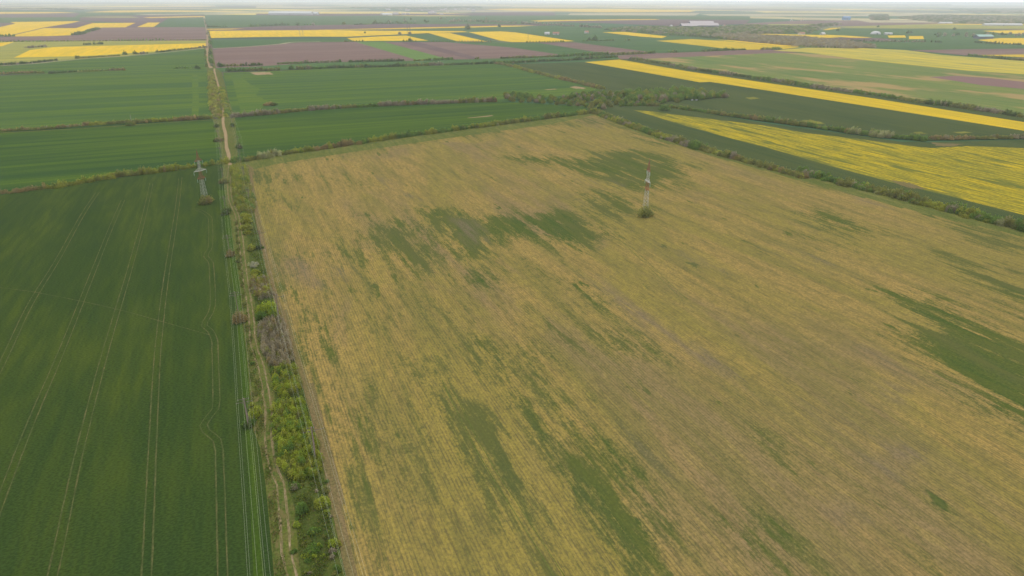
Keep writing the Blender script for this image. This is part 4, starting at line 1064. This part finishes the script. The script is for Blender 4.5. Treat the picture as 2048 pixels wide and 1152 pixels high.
hedge([(424, 132), (421, 118), (420, 100), (420, 84), (419, 74)], 7, 5, {'dark': 3, 'green': 3, 'grey': 2}, 'far dark bushes on the right of the track beside the brown field', 1.3, step=5, run=30, gaps=.35)
hedge([(416, 70), (412, 52), (409, 38)], 6, 5, {'grey': 3, 'dark': 1}, 'faint line of bushes along the farthest stretch of the track', 2.4, step=14, run=60, gaps=.4)

def tufts(poly, cnt, size, hmax, kinds, label):
    w_ = Gs(poly)
    lo, hi = w_[:, :2].min(0), w_[:, :2].max(0)
    p = rng.uniform(lo, hi, (cnt * 5, 2))
    # thin out in clumps, so bare ground shows between
    cl = np.sin(p[:, 0] * .9 + 2 * np.sin(p[:, 1] * .31)) + np.sin(p[:, 1] * .55 + 2 * np.sin(p[:, 0] * .7)) + rng.normal(size=len(p)) * .9
    p = p[(poly_sdf(p[:, 0], p[:, 1], w_) > .2) & (cl > .1)][:cnt]
    P_ = np.concatenate([p, rng.uniform(.05, hmax, (len(p), 1)) ** 1.0], 1)
    ks = [pick(kinds) for _ in range(60)]
    cols = np.concatenate([tint(ks[i], len(q), .3) for i, q in enumerate(np.array_split(np.arange(len(p)), 60))])
    cols = cols[rng.permutation(len(cols))] * .55
    v, f = leaf_quads(P_, size)
    return tag(mesh_obj('weeds', v, f, LEAF, colors=cols), label, 'weeds', kind='stuff')


tufts([(548, 840), (560, 905), (575, 965), (590, 1020), (600, 1152), (640, 1400), (738, 1400), (688, 1152), (660, 1020), (640, 905), (625, 850)], 9000, .34, .45, {'green': 4, 'olive': 3, 'bright': 2, 'brown': 1}, 'weeds and tall grass on the lower verge between track and mottled field')
tufts([(497, 440), (512, 450), (529, 520), (541, 580), (572, 660), (608, 780), (622, 840), (548, 850), (549, 780), (531, 715), (513, 640), (503, 560)], 6000, .40, .4, {'green': 4, 'olive': 3, 'bright': 1}, 'weeds and tall grass on the upper verge between track and mottled field')
tufts([(468, 440), (476, 440), (483, 500), (490, 570), (500, 640), (512, 705), (526, 775), (534, 864), (548, 945), (562, 1007), (575, 1152), (600, 1400), (566, 1400), (548, 1152), (540, 1060), (530, 960), (520, 895), (503, 850), (499, 780), (492, 700), (484, 640), (480, 570), (474, 530)], 6000, .34, .3, {'olive': 4, 'green': 3, 'yellowgreen': 1, 'brown': 1.5}, 'dry grass and weeds between the dark green field and the track')

# the small wood at the meeting of the hedges: single trees of a few kinds
WP = Gs([(1003, 192), (1030, 187), (1100, 196), (1150, 190), (1200, 186), (1290, 188), (1345, 184), (1400, 186), (1440, 190), (1466, 196), (1440, 198), (1380, 202), (1340, 207), (1300, 210), (1250, 213), (1190, 222), (1160, 213), (1024, 204)])
TALL = Gs([(1240, 184), (1440, 184), (1470, 197), (1380, 203), (1250, 206)])
TD = {
    'green': ('tall fresh green tree in the small wood where the hedgerows meet', {'green': 4, 'yellowgreen': 2}),
    'grey': ('bare grey brown tree in the small wood where the hedgerows meet', {'grey': 4, 'brown': 2}),
    'olive': ('olive coloured tree in the small wood where the hedgerows meet', {'olive': 4, 'yellowgreen': 2}),
}
protos = {}
xs = np.arange(WP[:, 0].min(), WP[:, 0].max(), 10.0); ys = np.arange(WP[:, 1].min(), WP[:, 1].max(), 10.0)
A_, B_ = np.meshgrid(xs, ys)
A_ = A_.ravel() + rng.uniform(-4, 4, A_.size); B_ = B_.ravel() + rng.uniform(-4, 4, B_.size)
kk = poly_sdf(A_, B_, WP) > 0
tl = poly_sdf(A_, B_, TALL) > 0
for x, y, t_ in zip(A_[kk], B_[kk], tl[kk]):
    key = ['green', 'grey', 'olive'][rng.choice(3, p=[.68, .08, .24] if t_ else [.46, .12, .42])]
    lab, kd = TD[key]
    if key not in protos or (len(protos[key]) < 3):
        o = tree(x, y, 6.0, 9.0, kd, lab, .85, cat='tree', group='trees of the small wood at the hedgerow junction', name='deciduous_tree', lumps=6)
        protos.setdefault(key, []).append(o)
    else:
        o = copy_tree(protos[key][rng.integers(3)])
        o.location = (x, y, 0)
        o.rotation_euler = (0, 0, rng.uniform(0, 6.28))
    s = rng.uniform(.7, 1.1) * (.9 if t_ else .6)
    o.scale = (s, s, s * rng.uniform(.9, 1.1))
for px, py, sc_, lab in [(1328, 221, .75, 'round green tree rising out of the curving hedgerow near the small wood')]:
    x, y = at(px, py)
    tree(x, y, 6, 6.5, {'green': 4}, lab, .7, cat='tree', name='deciduous_tree')

# far single trees and bushes
far_protos = [tree(0, 0, 5, 7, kd, 'x', 1.5, cat='tree', name='tree', lumps=4) for kd in ({'dark': 3, 'green': 1}, {'grey': 3, 'olive': 1}, {'green': 2, 'olive': 2})]
used_p = set()


def far_tree(px, py, s, i, lab, group='far single trees and bushes'):
    if i not in used_p:
        used_p.add(i); o = far_protos[i]
    else: o = copy_tree(far_protos[i])
    x, y = at(px, py)
    o.location = (x, y, 0)
    o.rotation_euler = (0, 0, rng.uniform(0, 6.28))
    o.scale = (s, s, s)
    o['label'] = lab
    o['group'] = group
    return o


for px, py, s, i, lab in [
    (935, 59, 2.6, 0, 'large grey green tree standing on the thin far rapeseed strip'),
    (998, 54, 1.8, 0, 'small dark tree at the right end of the thin far rapeseed strip'),
    (270, 108.5, 1.0, 0, 'single round dark tree on the track below the left rapeseed field'),
    (250, 110, 1.1, 0, 'dark bush left of the round tree below the left rapeseed field'),
    (395, 138, 1.0, 0, 'dark round bush just left of the sandy track on the far hedgerow line'),
    (1190, 81, 2.0, 0, 'dense dark tree clump right of the far ploughed strips'),
    (1178, 81.5, 1.4, 0, 'smaller dark tree touching the dense far clump'),
    (750, 47, 2.4, 0, 'dark broad tree clump in the far row behind the rapeseed'),
    (565, 51, 2.0, 0, 'darkest tree in the far row above the left part of the rapeseed'),
    (596, 51, 2.0, 0, 'second dark tree of the far row above the rapeseed'),
    (687, 49.5, 2.0, 2, 'dark green tree of the far row near the brown strip'),
    (627, 51, 1.8, 1, 'grey tree in the middle of the far row above the rapeseed'),
    (730, 66.5, .9, 0, 'tiny bush standing in the long rapeseed field'),
    (1756, 55, 1.4, 0, 'lone tree above the white dome'),
    (1908, 60, 1.5, 0, 'lone dark bush in the far green field at the right'),
    (1815, 67, 1.5, 0, 'slim dark trees beside the small yellow plots'),
    (1822, 66, 1.2, 0, 'slim tree just right of the slim dark trees'),
    (733, 135, 1.0, 0, 'dark round tree in the gappy row, left one of the tall pair'),
    (797, 133, 1.0, 0, 'dark round tree in the gappy row, right one of the tall pair'),
    (583, 138.5, 1.0, 0, 'rounded dark bush left in the gappy row of dark bushes'),
    (616, 138, .9, 1, 'brownish rounded bush beside the dark one in the gappy row'),
    (820, 83, 1.4, 0, 'dark bush at the corner of the small rapeseed plot'),
    (800, 69, 1.3, 1, 'bare grey bush beside the far pylon pair in the rapeseed'),
    (820, 68.5, 1.3, 1, 'bare grey bush right of the far pylon pair'),
    (1128, 112.5, .9, 0, 'dark pointed bush above the green strip beyond the ploughed field'),
    (440, 134, 1.2, 0, 'dark clump at the left corner of the large ploughed field'),
    (1675, 62, 1.5, 0, 'dark tree at the edge of the far green field near the farm'),
]:
    far_tree(px, py, s, i, lab)
for i in range(34):
    px = rng.uniform(1010, 1210); py = 45 + (px - 1010) * .055 + rng.uniform(-.6, .6)
    far_tree(px, py, rng.uniform(1.0, 1.8), 1, 'bare grey tree in the far tree line right of the picture centre', 'bare trees of the far tree line')
for i in range(30):
    px = rng.uniform(1860, 2060); py = rng.uniform(68, 74)
    far_tree(px, py, rng.uniform(.8, 1.5), int(rng.integers(0, 2)), 'small tree in the loose far row above the green roofed shed', 'loose tree row at the right edge')
for i in range(24):
    px = rng.uniform(760, 980); py = rng.uniform(37, 46)
    far_tree(px, py, rng.uniform(1, 1.9), int(rng.integers(0, 2)), 'small tree dotted over the far green meadows above the thin rapeseed strip', 'trees dotted over the far meadows')

# ------------------------------------------------------------------ pylons
RED = plain('red_paint', (.30, .10, .065), .6, .25)
WHITE = plain('white_paint', (.50, .48, .43), .6, .2)
STEEL = plain('galvanised_steel', (.22, .22, .21), .6, .15)
RUST = plain('rusty_steel', (.20, .11, .06), .8, .3)
GLASS = plain('glass_insulator', (.30, .42, .38), .3, .1)


def pylon(px, py, ang, label, H=30.0):
    x, y = at(px, py)
    root = empty('pylon', (x, y, 0), ang)
    tag(root, label, 'pylon', 'red and white lattice pylons')
    b_ = MB()
    def half(z):
        return 1.45 - (1.45 - .62) * min(z, 17) / 17 if z < 17 else (.62 - .1 * (z - 17) / 9 if z < 26 else .52 * (1 - (z - 26) / (H - 26)) + .06)
    def mat(z): return 2 if z < 3.2 else (1 if z < 13.2 else (0 if z < 18.2 else (1 if z < 24.6 else 0)))
    zs = [0, 1.6, 3.2, 5.3, 7.3, 9.3, 11.3, 13.2, 14.9, 16.5, 18.2, 19.9, 21.5, 23.1, 24.6, 26.0, 27.4, 28.8, H]
    C4 = [(-1, -1), (1, -1), (1, 1), (-1, 1)]
    for z0, z1 in zip(zs[:-1], zs[1:]):
        a, c = half(z0), half(z1); mi = mat((z0 + z1) / 2)
        for i in range(4):
            p, q = C4[i], C4[(i + 1) % 4]
            b_.bar((p[0] * a, p[1] * a, z0), (p[0] * c, p[1] * c, z1), .055, mi=mi)
            b_.bar((p[0] * a, p[1] * a, z0), (q[0] * c, q[1] * c, z1), .028, mi=mi)
            b_.bar((q[0] * a, q[1] * a, z0), (p[0] * c, p[1] * c, z1), .028, mi=mi)
            b_.bar((p[0] * c, p[1] * c, z1), (q[0] * c, q[1] * c, z1), .028, mi=mi)
    b_.build('lattice_mast', [RED, WHITE, RUST], root)
    for z, L, mm in ((24.4, 2.6, RED), (18.6, 4.2, WHITE), (14.2, 2.7, RED)):
        a = MB(); wd = half(z)
        for s in (-1, 1):
            tip = (s * L, 0, z)
            for j in (-1, 1):
                a.bar((s * wd, j * wd, z), tip, .07)
                a.bar((s * wd, j * wd, z + 1.5), tip, .06)
                a.bar((s * wd, j * wd, z), (s * wd, j * wd, z + 1.5), .06)
                for t in (.3, .6):
                    a.bar((s * (wd + (L - wd) * t), j * wd * (1 - t), z), (s * (wd + (L - wd) * t), j * wd * (1 - t), z + 1.5 * (1 - t)), .04)
            for t in (.15, .3, .45, .6, .8):
                xx = s * (wd + (L - wd) * t)
                a.bar((xx, -wd * (1 - t), z), (xx, wd * (1 - t), z), .05)
            if mm is WHITE:   # plated walkway on the middle arm
                a.add([(s * wd, -wd, z + .16), (s * wd, wd, z + .16), (s * L, .15, z + .16), (s * L, -.15, z + .16),
                       (s * wd, -wd, z + .13), (s * wd, wd, z + .13), (s * L, .15, z + .13), (s * L, -.15, z + .13)],
                      [(0, 1, 2, 3), (7, 6, 5, 4), (0, 4, 5, 1), (1, 5, 6, 2), (2, 6, 7, 3), (3, 7, 4, 0)])
        a.build('crossarm', mm, root)
        for s in (-1, 1):
            q = MB()
            for k_ in range(7):
                q.bar((s * L, 0, z - .35 - k_ * .24), (s * L, 0, z - .5 - k_ * .24), .14, .09, 8)
            q.bar((s * L, 0, z), (s * L, 0, z - 2.2), .05)
            q.build('insulator_string', GLASS, root)
    t = MB()
    t.bar((0, 0, H - .1), (0, 0, H + 1.6), .07, .04)
    t.build('top_spike', RED, root)
    return root


def view_dir_angle(lat, fwd):
    f = Vector((FW.x, FW.y, 0)).normalized(); r = Vector((RT.x, RT.y, 0)).normalized()
    d = r * lat + f * fwd
    return math.atan2(d.y, d.x)


pylon(411, 404, view_dir_angle(2.2, 4), 'red and white lattice pylon standing in the dark green field on the left')
pylon(1290, 428, view_dir_angle(-.6, 4), 'red and white lattice pylon standing alone in the mottled tan field')


def far_pylon(px, py, H, lab):
    x, y = at(px, py)
    root = empty('pylon', (x, y, 0), .4)
    tag(root, lab, 'pylon')
    b_ = MB()
    for s in C4_:
        b_.bar((s[0] * 1.8, s[1] * 1.8, 0), (s[0] * .35, s[1] * .35, H), .13)
    for z in np.linspace(0, H * .95, 8)[:-1]:
        a = 1.8 - 1.45 * z / H
        b_.bar((-a, -a, z), (a * .85, -a * .85, z + H / 8), .07); b_.bar((-a, a, z), (a * .85, a * .85, z + H / 8), .07)
    b_.build('lattice_mast', STEEL, root)
    a = MB()
    for z in (H * .6, H * .75, H * .9): a.bar((-4, 0, z), (4, 0, z), .12)
    a.build('crossarm', STEEL, root)


C4_ = [(-1, -1), (1, -1), (1, 1), (-1, 1)]
far_pylon(600, 72.5, 32, 'left one of the two thin pylons in the long far rapeseed field')
far_pylon(606, 72.5, 32, 'right one of the two thin pylons in the long far rapeseed field')
far_pylon(815, 68.5, 32, 'left one of the thin far pylons where the rapeseed meets the bare bushes')
far_pylon(820.5, 68.5, 32, 'right one of the thin far pylons where the rapeseed meets the bare bushes')
far_pylon(1056, 83, 28, 'thin far pylon at the near edge of the rapeseed wedge')
far_pylon(1301, 74, 28, 'thin far pylon at the tip of the rapeseed field before the scrub')
# post in the left hedgerow
x, y = at(263.5, 246)
root = empty('hedge_post', (x, y, 0)); tag(root, 'slim pale post standing in the bush of the left hedgerow', 'post')
b_ = MB(); b_.bar((0, 0, 0), (0, 0, 7.5), .16, .12, 8); b_.build('post', plain('weathered_concrete', (.34, .31, .27)), root)
b_ = MB(); b_.bar((-.8, 0, 6.9), (.8, 0, 6.9), .08); b_.build('crossarm', RUST, root)
x, y = at(262, 251)
tree(x, y, 4.2, 4.2, {'green': 3, 'olive': 2}, 'round green bush below the pale post in the left hedgerow', .7)

# ------------------------------------------------------------------ power lines
POLE = plain('grey_timber', (.25, .195, .155), .85, .25)
DARKT = plain('dark_crossarm', (.13, .105, .085), .85, .25)
PORC = plain('porcelain', (.34, .31, .27), .35, .1)
WIRE = plain('aluminium_wire', (.44, .46, .33), .45, .05)
LEFT_OFF = [(-2.1, 7.9), (-1.55, 8.9), (-.25, 9.35), (.75, 7.9), (1.2, 8.9), (2.0, 7.9)]
RIGHT_OFF = [(-2.1, 7.9), (-1.1, 8.9), (-.75, 7.9), (.55, 8.9), (2.35, 7.9), (2.95, 8.2)]


def pole(x, y, offs, label, aframe, sty, group):
    root = empty('power_pole', (x, y, 0), 0)
    tag(root, label, 'power pole', group)
    if aframe:
        for s in (-1, 1):
            b_ = MB(); b_.bar((s * .12 + .1, s * 1.0, -.3), (s * .05, s * .08, 9.0), .19, .13, 8); b_.build('post', POLE, root)
        b_ = MB(); b_.bar((.1, -.6, 4.0), (.1, .6, 4.0), .1); b_.build('brace', POLE, root)
    else:
        b_ = MB(); b_.bar((0, 0, -.3), (0, 0, 9.25), .17, .11, 8); b_.build('post', POLE, root)
    for z in (8.75, 7.75):
        ox = [o[0] for o in offs if abs(o[1] - z) < .5]
        b_ = MB(); b_.bar((min(ox + [-.6]), .12, z), (max(ox + [.6]), .12, z), .075)
        if sty: 
            for s in (-1, 1): b_.bar((0, .12, z - .75), (s * .95, .12, z), .05)
        b_.build('crossarm', DARKT, root)
    for ox, oz in offs:
        b_ = MB(); b_.bar((ox, .12, oz - .35), (ox, .12, oz), .075, .05, 6); b_.build('insulator', PORC, root)
    return root


def line(bases, offs, side, aframes, labels, group):
    P = [np.array(at(*p)) for p in bases]
    a = P[1] - P[0]
    P = [P[0] - a] + P + [P[-1] + (P[-1] - P[-2])]
    for i, p in enumerate(P[1:-1]):
        pole(p[0], p[1], offs, labels[i], i in aframes, True, group)
    words = ['outermost left', 'second from left', 'third from left', 'third from right', 'second from right', 'outermost right']
    for k, (ox, oz) in enumerate(offs):
        v = []
        for i in range(len(P) - 1):
            for j in range(12):
                t = j / 12
                q = P[i] * (1 - t) + P[i + 1] * t
                v.append((q[0] + ox, q[1] + .12, oz - 1.15 * 4 * t * (1 - t)))
        v = np.array(v)
        r = .012
        ring = np.array([(r, 0, 0), (0, 0, r), (-r, 0, 0), (0, 0, -r)])
        vv_ = (v[:, None, :] + ring[None]).reshape(-1, 3)
        f = []
        for i in range(len(v) - 1):
            for j in range(4):
                f.append((i * 4 + j, i * 4 + (j + 1) % 4, i * 4 + 4 + (j + 1) % 4, i * 4 + 4 + j))
        o = mesh_obj('power_cable', vv_, np.array(f), WIRE)
        tag(o, words[k] + ' wire of the ' + side + ' hand power line', 'cable', 'wires of the ' + side + ' power line')


lb = [(497, 852), (477, 628), (460, 507), (452, 424), (447, 363), (442, 318), (438, 282), (434, 254)]
line(lb, LEFT_OFF, 'left', {0}, [
    'nearest power pole of the left line, a timber A frame rising from the dark scrub',
    'second nearest pole of the left line, rising from the round reddish olive bush',
    'power pole of the left line in the small brownish bush near the blossoming tree',
    'power pole of the left line in the dark dome shaped bush',
    'power pole of the left line in the olive bush below the track crossing',
    'power pole of the left line standing in the yellow green hedgerow at the crossing',
    'power pole of the left line in the dark low bush left of the sandy track',
    'farthest visible power pole of the left line in the small dark bush'], 'poles of the left power line')
rb = [(630, 912), (557, 632), (523, 497), (500, 408), (489, 360), (482, 326), (478, 295), (465, 253)]
line(rb, RIGHT_OFF, 'right', {0, 1}, [
    'nearest power pole of the right line, twin timber legs in the large green thicket',
    'second nearest pole of the right line, above the grey leafless thicket',
    'dark pole of the right line standing in the low dark shrub at the field corner',
    'power pole of the right line in the olive green thicket',
    'power pole of the right line in the yellow olive thicket',
    'power pole of the right line in the hedgerow at the track crossing',
    'power pole of the right line in the dark leafless bush',
    'farthest visible pole of the right line in the slim dark bush'], 'poles of the right power line')

# ------------------------------------------------------------------ buildings
ROOF_G = plain('grey_roof_sheet', (.34, .285, .29), .6, .1)
ROOF_W = plain('white_roof_sheet', (.50, .49, .48), .5, .05)
ROOF_GR = plain('green_roof_sheet', (.30, .44, .38), .6, .1)
ROOF_B = plain('blue_roof_sheet', (.10, .22, .42), .6, .1)
ROOF_T = plain('clay_tiles', (.36, .17, .11), .8, .2)
WALL = plain('pale_wall', (.55, .52, .48), .8, .1)
WALL_D = plain('dark_wall', (.12, .13, .17), .8, .1)


def shed(name, px, py, L, W, Hh, rz, roofm, wallm, label, cat='barn', rise=.22, doors=True, group=None):
    x, y = at(px, py)
    root = empty(name, (x, y, 0), rz)
    tag(root, label, cat, group)
    a = MB()
    zr = Hh + W * rise
    a.add([(-L / 2, -W / 2, 0), (L / 2, -W / 2, 0), (L / 2, W / 2, 0), (-L / 2, W / 2, 0), (-L / 2, -W / 2, Hh), (L / 2, -W / 2, Hh), (L / 2, W / 2, Hh), (-L / 2, W / 2, Hh), (-L / 2, 0, zr), (L / 2, 0, zr)],
          [(0, 1, 5, 4), (2, 3, 7, 6), (1, 2, 6, 9, 5), (3, 0, 4, 8, 7)])
    a.build('wall', wallm, root)
    r = MB(); e = W * .04 + .3; t = .25
    for s in (-1, 1):
        y0_, z0_ = s * (W / 2 + e), Hh - e * rise * 2 + .05
        v = [(-L / 2 - e, y0_, z0_), (L / 2 + e, y0_, z0_), (L / 2 + e, 0, zr + .05), (-L / 2 - e, 0, zr + .05)]
        v += [(p[0], p[1], p[2] + t) for p in v]
        f = [(0, 1, 2, 3), (7, 6, 5, 4), (0, 4, 5, 1), (1, 5, 6, 2), (2, 6, 7, 3), (3, 7, 4, 0)]
        r.add(v, f if s < 0 else [tuple(reversed(q)) for q in f])
    r.build('roof', roofm, root)
    if doors:
        d = MB(); d.box((0, -W / 2 - .06, Hh * .4), (min(4, L * .15), .1, Hh * .8)); d.build('door', WALL_D, root)
        if L > 14:
            wn = MB()
            for k in range(int(L / 8)): wn.box((-L / 2 + 5 + k * 8, -W / 2 - .04, Hh * .6), (2, .06, 1.0))
            wn.build('window_band', WALL_D, root)
    return root


RZ = -YAW
shed('barn', 1376, 54.5, 70, 42, 7, RZ + .12, ROOF_G, WALL_D, 'left one of the long grey roofed farm sheds, dark gable facing left', group='long farm sheds')
shed('barn', 1407, 53.5, 130, 42, 7, RZ + .05, ROOF_G, WALL_D, 'longest grey roofed farm shed in the far scrub', group='long farm sheds')
shed('barn', 1402, 48.5, 120, 40, 7, RZ, ROOF_G, WALL_D, 'rear grey roofed farm shed behind the longest one', group='long farm sheds')
shed('barn', 582, 29.5, 330, 60, 12, RZ, ROOF_W, ROOF_W, 'very long white building far away left of centre')
shed('barn', 625, 29.3, 90, 50, 10, RZ, ROOF_W, ROOF_W, 'shorter white building at the right end of the very long one')
shed('barn', 775, 31, 70, 40, 8, RZ, ROOF_W, WALL, 'white roofed building left among the far trees left of centre')
shed('barn', 1966, 77, 55, 24, 7, RZ + .15, ROOF_GR, WALL_D, 'open shed with a pale green roof beside the yellow field at the right')
shed('barn', 1692, 40, 45, 30, 16, RZ, ROOF_B, ROOF_B, 'small blue building far away right of the farm sheds')
shed('barn', 1890, 47.5, 70, 20, 5, RZ, ROOF_W, WALL, 'low white shed in front of the right hand village')
shed('barn', 2004, 51.5, 190, 26, 6, RZ, ROOF_W, WALL, 'long white shed right of the village front')
shed('barn', 1776, 69, 26, 12, 4, RZ, ROOF_W, WALL, 'small pale shed at the left end of the small yellow plots')
for i, (px, py, L, lab) in enumerate([(1112, 69, 22, 'white walled house of the far farmstead above the rapeseed wedge'), (1094, 69, 16, 'small house left in the far farmstead above the rapeseed wedge'), (1173, 66.5, 14, 'single white hut right of the far farmstead'), (1645, 69.5, 18, 'pinkish gabled house above the far rapeseed'), (1603, 69, 40, 'row house with pale wall beside the gabled house'), (1342, 53.5, 14, 'little white hut left of the long farm sheds'), (1448, 53, 50, 'low pale shed right of the long farm sheds'), (1583, 42, 18, 'tiny white hut on the far brown field'), (1604, 42, 18, 'tiny pale hut on the far brown field, right one')]):
    shed('house', px, py, L, 11, 4, RZ + .2 * i, ROOF_W if i % 2 else ROOF_T, WALL, lab, 'house', .4)
# village houses at the right edge, in groups nothing tells apart
hp = None
for i in range(60):
    px = rng.uniform(1850, 2060); py = rng.uniform(34, 46)
    if hp is None:
        hp = shed('house', px, py, 18, 11, 4, 0, ROOF_G, WALL, 'small pale house among the trees of the far right village', 'house', .4, False, 'houses of the far right village')
        o = hp
    else:
        o = copy_tree(hp)
        x, y = at(px, py); o.location = (x, y, 0)
    o.rotation_euler = (0, 0, rng.uniform(0, 3.14))
    s = rng.uniform(.6, 1.25); o.scale = (s, s, s)
for i in range(50):
    px, py = (rng.uniform(1640, 1900), rng.uniform(9, 12)) if i < 25 else (rng.uniform(760, 960), rng.uniform(15, 30))
    if i < 25:
        lab, gr = 'pale block of the hazy town on the horizon right of centre', 'blocks of the hazy town'
    else:
        lab, gr = 'pale building among the far tree belts left of centre', 'buildings in the far tree belts'
    o = copy_tree(hp); x, y = at(px, py); o.location = (x, y, 0)
    s = rng.uniform(4, 7) if i < 25 else rng.uniform(1.2, 2.4)
    o.scale = (s, s, s * .8); o.rotation_euler = (0, 0, RZ + rng.uniform(-.3, .3))
    o['label'] = lab; o['group'] = gr

# white dome (an inflated hall)
x, y = at(1751, 68.5)
root = empty('dome_hall', (x, y, 0), RZ); tag(root, 'white rounded dome hall in the far green field', 'dome')
v, f = [], []
for j in range(9):
    a = math.pi / 2 * j / 8
    for i in range(24):
        t = 2 * math.pi * i / 24
        v.append((19 * math.cos(a) * math.cos(t), 12 * math.cos(a) * math.sin(t), 11 * math.sin(a) ** .9))
for j in range(8):
    for i in range(24):
        f.append((j * 24 + i, j * 24 + (i + 1) % 24, (j + 1) * 24 + (i + 1) % 24, (j + 1) * 24 + i))
mesh_obj('shell', v, f, ROOF_W, root, smooth=True)
b_ = MB(); b_.box((0, -12.2, 2), (5, 2.5, 4)); b_.build('entrance', WALL_D, root)

# small white things
for px, py, lab in [(1384, 201, 'left white box at the edge of the small wood'), (1393, 201, 'right white box at the edge of the small wood')]:
    x, y = at(px, py)
    root = empty('beehive_box', (x, y, 0), 0); tag(root, lab, 'box')
    b_ = MB(); b_.box((0, 0, .7), (2.2, 1.2, 1.1)); b_.build('body', ROOF_W, root)
    b_ = MB(); b_.box((0, 0, 1.33), (2.5, 1.5, .16)); b_.build('lid', STEEL, root)
x, y = at(860, 120.5)
root = empty('parked_van', (x, y, 0), RZ); tag(root, 'small white van parked at the near end of the light green strip', 'van')
b_ = MB(); b_.box((0, 0, 1.5), (6.5, 2.4, 2.1)); b_.box((3.7, 0, 1.1), (1.6, 2.2, 1.3)); b_.build('body', ROOF_W, root)
for sx in (-2.2, 3.2):
    for sy in (-1, 1):
        b_ = MB(); b_.bar((sx, sy * 1.22, .42), (sx, sy * .95, .42), .42, n=12); b_.build('wheel', WALL_D, root)

# ------------------------------------------------------------------ haze
HZ = 36000.0
b_ = MB()
HX = 40500.0
b_.box((0, 0, (112 - 1.8) / 2 + 0), (HX * 2, HX * 2, 112 + 1.8))
mt = bpy.data.materials.new('haze_air'); mt.use_nodes = True
n = mt.node_tree; n.nodes.clear()
out = N(n, 'ShaderNodeOutputMaterial'); pv = N(n, 'ShaderNodeVolumePrincipled')
pv.inputs['Color'].default_value = (.89, .945, 1, 1)
pv.inputs['Density'].default_value = 8e-5
pv.inputs['Anisotropy'].default_value = .3
n.links.new(pv.outputs[0], out.inputs['Volume'])
tag(b_.build('haze', mt), kind='stuff')
